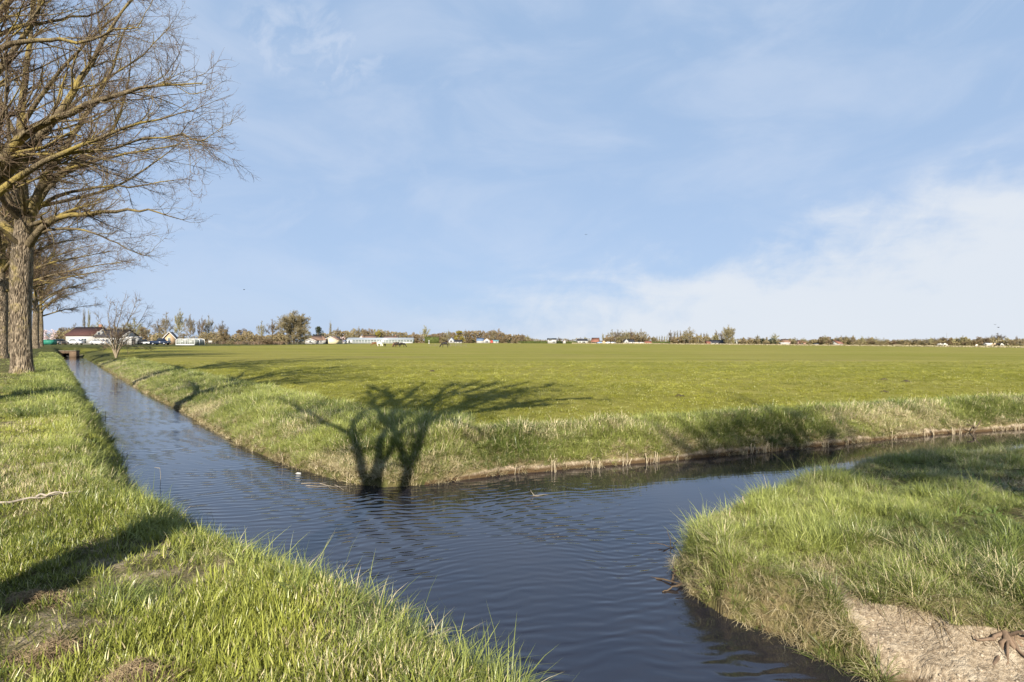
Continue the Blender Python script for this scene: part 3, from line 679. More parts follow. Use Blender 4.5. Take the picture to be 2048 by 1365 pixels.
def random_tree(name, label, base, height, crown_r, trunk_h, trunk_r, seed, n_limb=15, dens=.9, twigs=True, tw=1.0):
    rng = np.random.default_rng(seed); base = np.asarray(base, float); top = base + [0, 0, height * .93]
    tp = [base, base + [.05, 0, trunk_h * .5], base + [0, .05, trunk_h], base + [.1, 0, trunk_h + 1.2]]
    limbs = [([base + [0, 0, trunk_h], base + [.2, .1, (trunk_h + height) * .5], top], trunk_r * .75, .03)]
    for k in range(n_limb):
        u = k / n_limb; z0 = trunk_h + (height * .66 - trunk_h) * u; a = k * 2.4 + rng.normal(0, .3)
        reach = crown_r * (1 - .55 * u) * rng.uniform(.8, 1.05); rise = reach * (.28 + .9 * u)
        d = np.array([math.cos(a), math.sin(a), 0])
        p0 = base + [0, 0, z0]; limbs.append(([p0, p0 + d * reach * .35 + [0, 0, rise * .5], p0 + d * reach * .7 + [0, 0, rise * .8], p0 + d * reach + [0, 0, rise]], trunk_r * (.45 - .2 * u), .015))
    return tree_from_limbs(name, label, base, tp, (trunk_r, trunk_r * .92, trunk_r * .95, trunk_r * .8), limbs, seed, dens=dens, group=AV, twigs=twigs, tw=tw)
def on(px, d, dz=-.05): x = (px - 1024) / F_PX * d; return np.array([x, d, gz(x, d) + dz])
avA = random_tree("avenue_tree", "yellow lichened trunk at the left edge just behind the big ridged trunk", on(3, 47), 19, 10.5, 5.5, .42, 21, n_limb=22, dens=1.1, tw=1.8)
copy_tree(avA, on(18, 60), 2.1, 1.0, "slimmer yellow trunk between the left edge and the big ridged trunk", AV)
copy_tree(avA, on(72, 84), 4.0, 1.03, "grey trunk standing close to the right of the big ridged trunk", AV)
copy_tree(avA, on(81, 98), 1.0, .95, "thin trunk of the farthest avenue tree, beside the ditch's far end", AV)
avT = random_tree("avenue_tree", "bare tree behind the viewpoint, seen by its shadow on the right hand bank", np.array([5.3, -11.5, gz(5.3, -11.5)]), 20.2, 3.9, 12.6, .24, 31, n_limb=24, dens=.95, twigs=False, tw=4.0)

# --- bare multi-stemmed shrub tree on the far bank of the left ditch
bb = on(232, 65); rngb = np.random.default_rng(4)
bl = []
for k, (x1, y1, x2, y2, x3, y3, dy) in enumerate([(222, 672, 215, 640, 222, 600, .3), (231, 670, 240, 630, 250, 592, -.6), (236, 672, 262, 640, 275, 590, .5), (240, 680, 275, 655, 296, 612, -.4), (224, 682, 205, 660, 195, 630, -.3),
                                             (246, 682, 275, 672, 303, 650, .8), (228, 668, 228, 640, 236, 604, 1.2), (222, 690, 205, 684, 190, 672, .2), (240, 690, 268, 690, 292, 700, -.9), (234, 676, 252, 650, 284, 598, 1.5)]):
    bl.append(([bb, W(x1, y1, 65 + dy * .4), W(x2, y2, 65 + dy), W(x3, y3, 65 + dy * 1.5)], .085, .012))
root = tag(empty("shrub_tree", bb), "bare many stemmed small tree spreading over the ditch bank in front of the white farmhouse", "tree")
LP = np.array([wobble(resample(p, 10), rngb, .06) for p, a, b in bl]) - bb; LR = np.array([a + (b - a) * np.linspace(0, 1, 10) ** .7 for p, a, b in bl])
P2, R2 = grow(LP, LR, .26, (.8, 2.6), (.4, 1.1), 7, rngb, t0=.2, rscale=.45, up=.05, rmin=.016); P3, R3 = grow(P2, R2, .22, (.4, 1.3), (.4, 1.1), 5, rngb, rscale=.6, up=.05, rmin=.013)
v, q = join_tubes([(LP, LR, 7)]); link("stems", mesh("stems", v, q, BUSHBARK, True), root)
v, q = join_tubes([(P2, R2, 5), (P3, R3, 3)]); link("twigs", mesh("twigs", v, q, TWIG), root)

# ------------------------------------------------------------------ far trees: a handful of kinds, one unit tall, copied along the skyline
FT_BARK = mat("far_bark", (0.19, 0.145, 0.10), .9, .4, 3, obj_rand=.7)
FT_TWIG = mat("far_twig", (0.26, 0.215, 0.12), .95, .35, 3, obj_rand=.9)
FT_GREY = mat("far_twig_grey", (0.21, 0.18, 0.135), .95, .35, 3, obj_rand=.7)
LEAF = {"olive": mat("leaf_olive", (0.27, 0.215, 0.105), .9, .45, 6, obj_rand=.8), "dark": mat("leaf_dark", (0.035, 0.052, 0.025), .85, .45, 6, obj_rand=.6),
        "yellow": mat("leaf_yellow", (0.30, 0.255, 0.045), .9, .4, 6, obj_rand=.4), "pink": mat("leaf_pink", (0.62, 0.44, 0.46), .8, .2, 6, color2=(.75, .64, .62)),
        "rust": mat("leaf_rust", (0.27, 0.20, 0.115), .9, .4, 6, obj_rand=.7), "hedge": mat("leaf_hedge", (0.085, 0.105, 0.025), .9, .35, 6)}
def leaf_cloud(rng, centres, radii, n, size):
    k = rng.integers(0, len(centres), n); d = rng.normal(0, 1, (n, 3)); d /= np.linalg.norm(d, axis=1, keepdims=True)
    c = centres[k] + d * (radii[k] * rng.uniform(.35, 1.0, n) ** .5)[:, None] if radii.ndim == 1 else centres[k] + d * radii[k] * (rng.uniform(.35, 1, n) ** .5)[:, None]
    u = rng.normal(0, 1, (n, 3)); u /= np.linalg.norm(u, axis=1, keepdims=True); w = np.cross(u, rng.normal(0, 1, (n, 3))); w /= np.linalg.norm(w, axis=1, keepdims=True) + 1e-9
    s = (size * rng.uniform(.5, 1.2, n))[:, None]
    v = np.stack([c - u * s, c + w * s * .6, c + u * s, c - w * s * .6], 1).reshape(-1, 3); return v, np.arange(4 * n).reshape(-1, 4)
PROTO = {}
def far_proto(kind, var):
    key = (kind, var)
    if key in PROTO: return PROTO[key]
    rng = np.random.default_rng(hash(kind) % 1000 if False else sum(map(ord, kind)) * 7 + var); b = np.zeros(3)
    tm, tw = FT_BARK, (FT_GREY if kind in ("round", "poplar") and var % 2 else FT_TWIG); crown = None
    trunk_r = .018; LP = []; NL = 8
    if kind in ("round", "tall", "poplar", "full"):
        th = {"round": .22, "tall": .25, "poplar": .08, "full": .06}[kind]; nl = {"round": 14, "tall": 14, "poplar": 26, "full": 40}[kind]; cr = {"round": .42, "tall": .40, "poplar": .42, "full": .45}[kind]
        LP.append(resample([(0, 0, th * .6), (.01, .01, .55), (0, .01, .95)], NL))
        for k in range(nl):
            u = k / nl; z0 = th + (.62 - th) * u; a = k * 2.4 + rng.normal(0, .4); reach = cr * (math.sin(math.pi * (.25 + .68 * u)) if kind != "poplar" else .9 - .4 * u) * rng.uniform(.75, 1.05); rise = reach * (.35 + .9 * u) if kind != "poplar" else .38 * rng.uniform(.7, 1.1)
            d = np.array([math.cos(a), math.sin(a), 0]); p0 = np.array([0, 0, z0]); LP.append(resample([p0, p0 + d * reach * .4 + [0, 0, rise * .35], p0 + d * reach * .75 + [0, 0, rise * .75], p0 + d * reach + [0, 0, min(rise, .97 - z0)]], NL))
        LP = np.array(LP); LR = np.tile(np.linspace(.011, .0045, NL), (len(LP), 1)); LR[0] = np.linspace(trunk_r, .004, NL)
        P2, R2 = grow(LP, LR, .027, (.08, .26), (.35, .95), 5, rng, t0=.2, rscale=.5, jit=.18, up=.04, rmin=.0042)
        P3, R3 = grow(P2, R2, {"full": .02, "poplar": .05}.get(kind, .027), (.05, .15), (.4, 1.2), 3, rng, rscale=.7, jit=.22, up=.02, rmin=.004)
        P4, R4 = grow(P3, R3, {"poplar": .05}.get(kind, .022), (.03, .085), (.3, 1.1), 2, rng, t0=.1, rscale=.8, jit=.1, up=.02, rmin=.003, rtip=.7)
        cv, cq = join_tubes([(LP, LR, 4), (P2, R2, 3), (P3, R3, 3), (P4, R4, 3)]); crown = mesh("crown", cv, cq, tw)
    else:
        nb = {"bush": 22, "evergreen": 26, "willow": 20, "blossom": 16, "rust": 20, "dark": 22}[kind]
        cen = []; rad = []
        for k in range(nb):
            z = rng.uniform(.16, .86); w = .44 * math.sin(math.pi * min(1, z * .85 + .12)) ** .7; a = rng.uniform(0, 6.28); r = w * math.sqrt(rng.uniform(0, 1)) * .85
            cen.append((r * math.cos(a), r * math.sin(a), z)); rad.append(rng.uniform(.07, .15))
        cen = np.array(cen); rad = np.array(rad)
        lm = {"bush": LEAF["olive"], "evergreen": LEAF["dark"], "willow": LEAF["yellow"], "blossom": LEAF["pink"], "rust": LEAF["rust"], "dark": LEAF["dark"]}[kind]
        v1, f1 = leaf_cloud(rng, cen, rad, {"blossom": 2200, "evergreen": 4200}.get(kind, 3800), .021)
        LP = np.array([resample([(0, 0, .02), (c[0] * .4, c[1] * .4, c[2] * .5), c * 1.0, c * 1.1], NL) for c in cen]); LR = np.tile(np.linspace(.011, .003, NL), (len(LP), 1))
        P2, R2 = grow(LP, LR, .05, (.06, .18), (.4, 1.0), 4, rng, t0=.3, rscale=.6, rmin=.003)
        bv, bq = join_tubes([(LP, LR, 4), (P2, R2, 3)])
        crown = mesh("crown", np.concatenate([v1, bv]), np.concatenate([f1, bq + len(v1)]), [lm, tw], mat_idx=np.concatenate([np.zeros(len(f1)), np.ones(len(bq))]))
    tv, tq = tubes(np.array([[(0, 0, -.03), (.004, 0, .15), (0, .004, .32)]], float), np.array([[trunk_r * 1.3, trunk_r, trunk_r * .8]]), 6)
    PROTO[key] = (mesh("trunk", tv, tq, tm, True), crown); return PROTO[key]
HW = {"round": .47, "tall": .45, "poplar": .5, "full": .5, "bush": .47, "evergreen": .47, "willow": .47, "blossom": .47, "rust": .47, "dark": .47}
NAME = {"round": "bare_tree", "tall": "bare_tree", "poplar": "poplar_tree", "full": "bare_tree", "bush": "bush", "evergreen": "evergreen_tree", "willow": "willow_tree", "blossom": "blossom_tree", "rust": "bush", "dark": "evergreen_bush"}
ORD = "first second third fourth fifth sixth seventh eighth ninth tenth eleventh twelfth thirteenth fourteenth fifteenth sixteenth seventeenth eighteenth nineteenth twentieth".split()
LOOK = {"round": "bare round tree", "tall": "bare upright tree", "poplar": "slim columnar poplar", "full": "low branched bare tree", "bush": "olive brown bush", "evergreen": "dark evergreen tree",
        "willow": "yellow green willow", "blossom": "pink flowering tree", "rust": "russet bush", "dark": "dark green bush"}
rngF = np.random.default_rng(12)
def far_tree(px, top, hw, kind, d, label, group):
    base = on(px, d, -.03); h = CAM_Z - (top - HORIZ) / F_PX * d - base[2]; w = hw / F_PX * d / HW[kind]
    tm, cm = far_proto(kind, int(rngF.integers(0, 3)))
    o = tag(empty(NAME[kind], base, rngF.uniform(0, 6.28), (w, w, h * 1.02)), label, "tree" if "tree" in NAME[kind] else "bush", group)
    link("trunk", tm, o); link("crown", cm, o); return o
def clump(where, group, d, rows):
    rows = sorted(rows, key=lambda r: r[0])
    for i, r in enumerate(rows):
        px, top, hw, kind = r[:4]; dd = r[4] if len(r) > 4 else d
        far_tree(px, top, hw, kind, dd * (1 + .02 * math.sin(i * 7.1)), f"{LOOK[kind]}, {ORD[i]} from the left {where}", group)
far_tree(99, 659, 17, "blossom", 150, "pale pink magnolia in full flower behind the green container", "garden trees by the farmhouse")
far_tree(685, 671, 6, "blossom", 262, "small pink flowering tree right of the pale yellow barn", "garden trees by the barn")
far_tree(588, 621, 37, "full", 214, "huge dense bare tree standing alone left of the brown roofed house", "trees left of the long glasshouse")
far_tree(636, 651, 13, "evergreen", 300, "dark evergreen rising behind the brown hipped roof", "trees left of the long glasshouse")
far_tree(661, 643, 4.5, "poplar", 330, "single slender poplar above the pale yellow barn", "trees left of the long glasshouse")
far_tree(919, 660, 15, "willow", 400, "bright yellow green willow beside the small blue roofed white house", "trees right of the long glasshouse")
far_tree(850, 652, 13, "round", 400, "grey bare round tree standing above the trimmed hedge", "trees right of the long glasshouse")
far_tree(1457, 651, 14, "full", 380, "tall full bare tree right of the dark roofed farm", "trees of the far farms")
clump("behind the white farmhouse", "trees behind the white farmhouse", 215, [(128, 652, 16, "bush"), (150, 648, 14, "round"), (168, 617, 5, "poplar", 260), (178, 618, 5, "poplar", 262), (196, 645, 16, "tall"), (228, 648, 18, "round"), (268, 640, 22, "round", 190), (290, 652, 16, "rust", 185), (118, 664, 12, "rust", 190)])
clump("behind the brick house", "trees behind the brick house", 215, [(316, 640, 14, "round"), (332, 629, 16, "round"), (358, 617, 13, "tall"), (380, 631, 13, "tall"), (312, 668, 14, "bush", 180), (328, 668, 10, "rust", 182), (366, 664, 12, "bush", 205)])
clump("between arched greenhouse and lone dense tree", "trees right of the double arched greenhouse", 225, [(403, 632, 9.5, "tall"), (418, 632, 12, "round"), (410, 668, 13, "rust", 200), (444, 643, 13, "round"), (447, 655, 15, "bush", 205), (434, 676, 14, "rust", 190), (483, 655, 17, "bush"), (498, 658, 11, "bush"), (508, 669, 15, "bush", 205), (523, 645, 11, "round"), (545, 642, 14, "round"), (521, 672, 18, "rust", 200), (552, 667, 16, "bush", 208), (470, 676, 14, "dark", 200), (536, 676, 16, "bush", 196), (458, 680, 12, "rust", 186), (492, 681, 16, "rust", 188), (570, 672, 14, "bush", 206)])
clump("around the foot of the lone dense tree", "bushes at the lone dense tree", 210, [(601, 679, 12, "dark"), (578, 681, 14, "rust"), (562, 664, 10, "bush", 222), (614, 660, 12, "bush", 235)])
clump("behind the long glasshouse", "trees behind the long glasshouse", 420, [(676, 656, 8, "tall"), (688, 660, 9, "rust"), (697, 662, 9, "bush"), (706, 658, 10, "rust"), (718, 653, 9, "tall"), (730, 655, 9, "bush"), (742, 655, 10, "rust"), (753, 657, 10, "willow"), (766, 659, 9, "bush"), (776, 661, 9, "rust"), (802, 663, 13, "bush"), (790, 668, 9, "rust"), (828, 664, 9, "rust"), (834, 667, 8, "bush"), (648, 664, 8, "rust"), (814, 668, 9, "bush")])
clump("between trimmed hedge and yellow willow", "trees right of the long glasshouse", 420, [(868, 664, 10, "bush"), (879, 664, 9, "rust"), (888, 663, 8, "tall"), (897, 660, 7, "tall"), (906, 664, 8, "rust"), (860, 668, 8, "rust"), (885, 674, 10, "bush", 410)])
clump("in the middle woodland", "trees of the woodland in the middle distance", 430, [(932, 659, 8, "tall"), (941, 660, 8, "rust"), (950, 659, 9, "bush"), (960, 661, 8, "tall"), (969, 661, 9, "rust"), (978, 660, 8, "bush"), (987, 658, 8, "tall"), (996, 657, 8, "rust"), (1006, 661, 9, "bush"), (1016, 667, 9, "rust"), (1027, 669, 8, "tall"), (1036, 669, 8, "rust"), (1045, 669, 8, "tall"), (1055, 671, 8, "round"), (1064, 676, 7, "round")])
clump("in front of the middle woodland", "bushes before the middle woodland", 398, [(938, 676, 11, "bush"), (952, 674, 9, "rust"), (1004, 674, 10, "bush"), (1018, 678, 8, "dark"), (1029, 680, 10, "rust"), (946, 680, 8, "dark")])
clump("along the low green dyke", "small trees along the low dyke", 450, [(1082, 680, 8, "round"), (1094, 681, 7, "bush"), (1118, 675, 8, "round"), (1136, 678, 7, "round"), (1148, 681, 7, "bush"), (1161, 675, 6, "round"), (1170, 674, 7, "round"), (1180, 680, 7, "bush")])
clump("in the grove behind the white gabled farm", "trees of the grove behind the white farm", 410, [(1206, 667, 4, "poplar"), (1213, 668, 6, "rust"), (1224, 661, 10, "round"), (1236, 660, 10, "round"), (1245, 661, 9, "round"), (1253, 661, 9, "tall"), (1262, 660, 9, "round"), (1271, 661, 9, "tall"), (1282, 660, 10, "round"), (1291, 664, 8, "round"), (1222, 674, 9, "bush"), (1239, 673, 12, "bush"), (1262, 675, 10, "rust"), (1277, 673, 12, "bush"), (1292, 679, 8, "bush")])
clump("in the poplar row and copse", "trees of the poplar copse", 420, [(1307, 673, 7, "full"), (1314, 672, 2.6, "poplar"), (1319, 672, 2.6, "poplar"), (1324, 671, 2.6, "poplar"), (1329, 672, 2.6, "poplar"), (1334, 671, 2.6, "poplar"), (1341, 661, 6, "round"), (1349, 662, 4, "poplar"), (1355, 661, 3.5, "poplar"), (1361, 661, 3.5, "poplar"), (1369, 661, 7, "tall"), (1379, 655, 13, "round"), (1344, 672, 9, "rust"), (1361, 673, 11, "rust"), (1385, 670, 11, "bush"), (1395, 667, 7, "rust"), (1402, 666, 3.5, "poplar"), (1408, 666, 3.5, "poplar"), (1414, 665, 5, "tall"), (1322, 681, 12, "bush")])
clump("around the dark roofed farm", "trees of the far farms", 395, [(1419, 675, 8, "bush"), (1432, 661, 8, "round"), (1443, 663, 7, "round"), (1431, 668, 8, "full"), (1448, 676, 8, "dark"), (1477, 680, 8, "dark"), (1466, 674, 6, "bush")])
clump("between white sail and red house", "trees and bushes right of the white sail", 375, [(1486, 675, 6, "round"), (1493, 680, 7, "dark"), (1502, 674, 9, "rust"), (1515, 670, 6, "tall"), (1524, 676, 7, "dark"), (1533, 674, 8, "rust"), (1549, 667, 11, "round"), (1545, 676, 10, "dark"), (1559, 677, 6, "rust"), (1568, 676, 5, "bush"), (1577, 677, 8, "bush"), (1589, 675, 8, "round"), (1512, 681, 8, "rust"), (1586, 682, 8, "rust")])
clump("between red house and tiled roof", "trees and bushes behind the red houses", 365, [(1607, 676, 9, "round"), (1614, 680, 8, "bush"), (1627, 678, 11, "rust"), (1643, 671, 8, "bush"), (1650, 671, 8, "round"), (1658, 672, 8, "rust"), (1662, 677, 6, "dark"), (1674, 674, 9, "round"), (1683, 672, 9, "round"), (1692, 672, 10, "full"), (1706, 672, 8, "round"), (1637, 683, 9, "rust"), (1700, 680, 9, "rust")])
clump("between tiled roof and lattice mast", "trees and bushes left of the mast", 350, [(1724, 673, 9, "round"), (1737, 674, 9, "round"), (1752, 675, 8, "round"), (1745, 681, 9, "rust"), (1768, 677, 9, "round"), (1716, 680, 9, "rust"), (1784, 681, 10, "rust"), (1800, 680, 10, "full"), (1814, 679, 8, "full"), (1830, 677, 9, "round"), (1842, 682, 9, "rust"), (1852, 677, 8, "round"), (1861, 676, 7, "round"), (1869, 676, 7, "tall"), (1876, 680, 8, "rust"), (1886, 674, 10, "full"), (1760, 683, 10, "rust"), (1822, 684, 10, "rust")])
clump("between lattice mast and right edge", "trees and bushes right of the mast", 340, [(1899, 675, 9, "bush"), (1913, 675, 8, "full"), (1926, 672, 9, "full"), (1938, 679, 9, "rust"), (1949, 676, 8, "bush"), (1960, 672, 9, "rust"), (1972, 674, 9, "full"), (1984, 672, 9, "round"), (1996, 667, 14, "round"), (2012, 672, 7, "bush"), (2023, 679, 9, "rust"), (2033, 672, 4, "poplar"), (2043, 676, 9, "rust"), (1906, 682, 10, "rust"), (1930, 683, 10, "rust"), (2003, 681, 10, "rust"), (2056, 674, 10, "round")])
def thicket(label, px0, px1, d, tops, seed, mats_, dens=26):
    rng = np.random.default_rng(seed); n = int((px1 - px0) * dens * 2); px = rng.uniform(px0, px1, n); dd = d + rng.uniform(-4, 6, n); x = (px - 1024) / F_PX * dd
    z0 = land(x, dd)[0]; top = np.interp(px, np.linspace(px0, px1, len(tops)), tops) + 14 * (fbm(px * .16, px * 0, seed, 3) - .5); h = np.maximum(CAM_Z - (top - HORIZ) / F_PX * dd - z0, .4)
    c = np.stack([x, dd, z0 + h * rng.uniform(0, 1, n) ** .8], -1); v, f = leaf_cloud(rng, c, np.full(n, .25), n, .0011 * d)
    b = np.array([x.mean(), d, z0.mean()]); mi = (fbm(px[:] * .2, px * 0 + 3, seed + 5, 2) > .5).astype(int)
    o = link("thicket", mesh("thicket", v - b, f, [LEAF[m] for m in mats_], mat_idx=rng.permutation(mi) * 0 + mi), loc=b); return tag(o, label, "thicket", "thickets along the skyline")
thicket("tangled thicket between the tan pole and the brick house", 300, 332, 178, (672, 668, 666), 1, ("rust", "olive"))
thicket("russet thicket right of the double arched greenhouse", 398, 440, 200, (666, 668, 664), 2, ("rust", "olive"))
thicket("long olive thicket between red roofed house and lone dense tree", 440, 575, 207, (668, 672, 667, 674, 670, 668), 3, ("olive", "rust"))
thicket("thicket behind the long white farmhouse", 105, 300, 212, (664, 660, 662, 658, 660), 4, ("rust", "olive"))
thicket("woodland thicket closing the gap behind the long glasshouse", 640, 815, 428, (672, 664, 662, 663, 664, 668), 5, ("olive", "rust"))
thicket("thicket between the glasshouse end and the trimmed hedge", 815, 860, 415, (672, 668, 670), 6, ("rust", "olive"))
thicket("thicket left of the yellow green willow", 860, 925, 425, (670, 668, 666), 7, ("rust", "olive"))
thicket("dense undergrowth filling the middle woodland", 925, 1062, 434, (666, 665, 664, 666, 670, 674), 8, ("olive", "rust"))
thicket("undergrowth of the grove behind the white gabled farm", 1206, 1300, 412, (675, 670, 670, 671, 676), 9, ("rust", "olive"))
thicket("undergrowth beneath the poplar row and copse", 1338, 1420, 424, (677, 672, 671, 673, 677), 10, ("rust", "olive"))
thicket("low thicket right of the white sail", 1478, 1600, 380, (682, 679, 681, 680, 682), 11, ("rust", "olive"))
thicket("thicket behind the tiled red roof", 1622, 1760, 370, (682, 678, 677, 679, 681), 12, ("rust", "olive"))
thicket("long thicket under the lattice mast", 1760, 1905, 356, (684, 683, 682, 680, 679), 13, ("rust", "olive"))
thicket("long thicket at the right edge of the skyline", 1905, 2080, 346, (680, 679, 680, 678, 679), 14, ("rust", "olive"))
# low scrub that closes the skyline behind everything
rngs = np.random.default_rng(5); th = np.radians(np.concatenate([rngs.uniform(-48, 48, 34000)])); dd = rngs.uniform(440, 520, len(th)); hs = (3.2 + 2.2 * smooth(-th, -.05, .25)) * fbm(np.degrees(th) * 1.2, np.degrees(th) * 0, 9, 4) + .8
xx = dd * np.sin(th); yy = dd * np.cos(th); z0 = land(xx, yy)[0]; cc = np.stack([xx, yy, z0 + rngs.uniform(0, 1, len(th)) * hs * 1.25], -1)
v, f = leaf_cloud(rngs, cc, np.full(len(cc), .5), len(cc), .55)
tag(link("distant_scrub", mesh("distant_scrub", v, f, FT_GREY)), "low brown scrub closing the far skyline", "scrub", kind="stuff")
# thin pale reed strip where the field ends
n = 9000; th = np.radians(rngs.uniform(6, 46, n)); d0 = np.interp(np.degrees(th), TH, DF) * .93 + rngs.uniform(-4, 4, n); xx = d0 * np.sin(th); yy = d0 * np.cos(th)
v, f = leaf_cloud(rngs, np.stack([xx, yy, land(xx, yy)[0] + rngs.uniform(0, .5, n)], -1), np.full(n, .2), n, .3)
tag(link("reed_strip", mesh("reed_strip", v, f, mat("reed_pale", (.40, .34, .21), .9, .3))), "thin pale strip of reeds along the far field edge", "reeds", kind="stuff")
# ------------------------------------------------------------------ buildings
WHITE = mat("render_white", (.42, .41, .39), .8, .06, 2); CREAM = mat("render_cream", (.72, .62, .40), .8, .08, 2); TANBRICK = mat("brick_tan", (.48, .34, .21), .9, .25, 6)
REDROOF = mat("roof_red", (.085, .038, .032), .8, .3, 3); ORANGE = mat("roof_orange", (.27, .12, .08), .8, .25, 3); DARKROOF = mat("roof_dark", (.045, .045, .055), .7, .3, 3); BROWNROOF = mat("roof_brown", (.24, .15, .105), .85, .25, 3)
BLUEROOF = mat("roof_blue", (.16, .22, .33), .7, .2, 3); TEAL = mat("roof_teal", (.14, .30, .32), .7, .2, 3); BLACKWOOD = mat("wood_black", (.03, .03, .03), .8, .2, 3); PINKBRICK = mat("brick_pink", (.55, .36, .29), .9, .2, 4)
GREYWOOD = mat("wood_grey", (.24, .20, .165), .9, .4, 9); GLASS = mat("window_glass", (.045, .055, .065), .12, .2, 2, spec=.6); FRAME = mat("frame_white", (.62, .62, .60), .5); TRIM = mat("trim_white", (.58, .56, .53), .6)
GHROOF = mat("greenhouse_roof", (.30, .33, .36), .25, .12, 1.5, spec=.6); GHGLASS = mat("greenhouse_glass", (.23, .26, .27), .15, .5, .9, spec=.7, color2=(.10, .12, .10)); CHIM = mat("chimney_brick", (.30, .16, .11), .9, .3, 8)
def house(name, label, px0, px1, d, eave, ridge, wall, roof, axis='x', depth=7.0, base_py=None, windows=(), rz=0.0, hip=0.0, over=.3, chimney=None, door=None, group=None, cat="house", trim=None, apex=.5):
    """a real building standing at distance d: width from the bearing span, eave and ridge as heights"""
    w = (px1 - px0) / F_PX * d; b = on((px0 + px1) / 2, d + depth / 2, -.06); root = tag(empty(name, b, rz), label, cat, group)
    he = CAM_Z - (eave - HORIZ) / F_PX * d - b[2]; hr = CAM_Z - (ridge - HORIZ) / F_PX * d - b[2]; he = max(he, .6); hr = max(hr, he + .3)
    hw, hd = w / 2, depth / 2; m = MB()
    if axis == 'x':
        m.box(-hw, hw, -hd, hd, 0, he)
        if not hip: m.prism([(-hd, he), (hd, he), (0, hr - .08)], -hw, hw, 'x')
    else:
        ax = -hw + w * apex; m.prism([(-hw, 0), (hw, 0), (hw, he), (ax, hr - .08), (-hw, he)], -hd, hd, 'y')
    m.obj("wall", wall, root)
    r = MB(); t = .16
    if axis == 'x':
        e = hw + .25 - hip * hw; sl = (hr - he) / hd; drop = over * sl
        for s in (-1, 1):
            q = [(-hw - .25, s * (hd + over), he - drop + .03), (hw + .25, s * (hd + over), he - drop + .03), (e, 0, hr), (-e, 0, hr)]; q2 = [(x, y, z + t) for x, y, z in q]
            r.add(q + q2, [(0, 1, 2, 3), (4, 5, 6, 7), (0, 1, 5, 4), (1, 2, 6, 5), (2, 3, 7, 6), (3, 0, 4, 7)])
        if hip:
            for s in (-1, 1):
                q = [(s * (hw + .25), -hd - over, he - drop + .03), (s * (hw + .25), hd + over, he - drop + .03), (s * e, 0, hr)]; q2 = [(x, y, z + t) for x, y, z in q]
                r.add(q + q2, [(0, 1, 2), (3, 4, 5), (0, 1, 4, 3), (1, 2, 5, 4), (2, 0, 3, 5)])
    else:
        ax = -hw + w * apex
        for s, xe in ((-1, -hw), (1, hw)):
            sl = (hr - he) / abs(xe - ax); x1 = xe + s * over; q = [(x1, -hd - .25, he - over * sl + .03), (x1, hd + .25, he - over * sl + .03), (ax, hd + .25, hr), (ax, -hd - .25, hr)]; q2 = [(x, y, z + t) for x, y, z in q]
            r.add(q + q2, [(0, 1, 2, 3), (4, 5, 6, 7), (0, 1, 5, 4), (1, 2, 6, 5), (2, 3, 7, 6), (3, 0, 4, 7)])
    r.obj("roof", roof, root)
    if trim and axis == 'y':
        tb = MB()
        for s, xe in ((-1, -hw), (1, hw)): tb.tube([(xe + s * over, -hd - .30, he - .05), (ax, -hd - .30, hr + .05)], .13, 4)
        tb.obj("barge_board", trim, root)
    for fx0, fx1, z0, z1 in windows:
        X0, X1 = -hw + w * fx0, -hw + w * fx1; f = MB().box(X0, X1, -hd - .05, -hd + .02, z0, z1).obj("window", FRAME, root)
        cx = (X0 + X1) / 2; g = MB().box(X0 + .08, cx - .04, -hd - .07, -hd - .03, z0 + .08, z1 - .08).box(cx + .04, X1 - .08, -hd - .07, -hd - .03, z0 + .08, z1 - .08); g.obj("pane", GLASS, f)
    if door: X0 = -hw + w * door; MB().box(X0, X0 + 1.0, -hd - .05, -hd + .02, 0.05, 2.1).obj("door", BLACKWOOD, root)
    if chimney: cx, = chimney; MB().box(-hw + w * cx - .35, -hw + w * cx + .35, .3, 1.0, hr - .6, hr + .9).obj("chimney", CHIM, root)
    root["hw"] = hw; root["hd"] = hd; root["he"] = he; root["hr"] = hr
    return root

GB = "buildings by the left ditch"; GM = "houses behind the pasture"; GX = "far farms and houses"
h = house("farmhouse", "long white farmhouse with a red brown roof and a dark roofed wing", 153, 207, 156, 671, 655, WHITE, REDROOF, depth=8, windows=[(.22, .42, .35, 1.75), (.58, .78, .35, 1.75)], chimney=(.85,), group=GB)
hw, hd, he, hr = h["hw"], h["hd"], h["he"], h["hr"]; ww = 55 / F_PX * 156
MB().box(hw + .003, hw + ww, -hd + .3, hd - .3, 0, he - .35).prism([(-hd + .3, he - .352), (hd - .3, he - .352), (0, hr - .75)], hw + .003, hw + ww, 'x').obj("wing_wall", WHITE, h)
r = MB()
for s in (-1, 1):
    q = [(hw + .26, s * (hd + .05), he - .5), (hw + ww + .2, s * (hd + .05), he - .5), (hw + ww + .2, 0, hr - .65), (hw + .26, 0, hr - .65)]; q2 = [(x, y, z + .16) for x, y, z in q]
    r.add(q + q2, [(0, 1, 2, 3), (4, 5, 6, 7), (0, 1, 5, 4), (1, 2, 6, 5), (2, 3, 7, 6), (3, 0, 4, 7)])
r.obj("wing_roof", DARKROOF, h)["label"] = "dark tiled roof of the wing"
dm = MB().box(hw + .5, hw + 1.6, -hd + .9, -hd + 2.4, he - .1, he + 1.0).obj("dormer", WHITE, h); MB().box(hw + .7, hw + 1.4, -hd + .86, -hd + .92, he + .2, he + .85).obj("pane", GLASS, dm)
for k in range(3):
    f = MB().box(hw + 1.4 + 1.9 * k, hw + 2.4 + 1.9 * k, -hd + .23, -hd + .32, .5, 1.6).obj("window", FRAME, h); MB().box(hw + 1.5 + 1.9 * k, hw + 2.3 + 1.9 * k, -hd + .20, -hd + .24, .6, 1.5).obj("pane", GLASS, f)
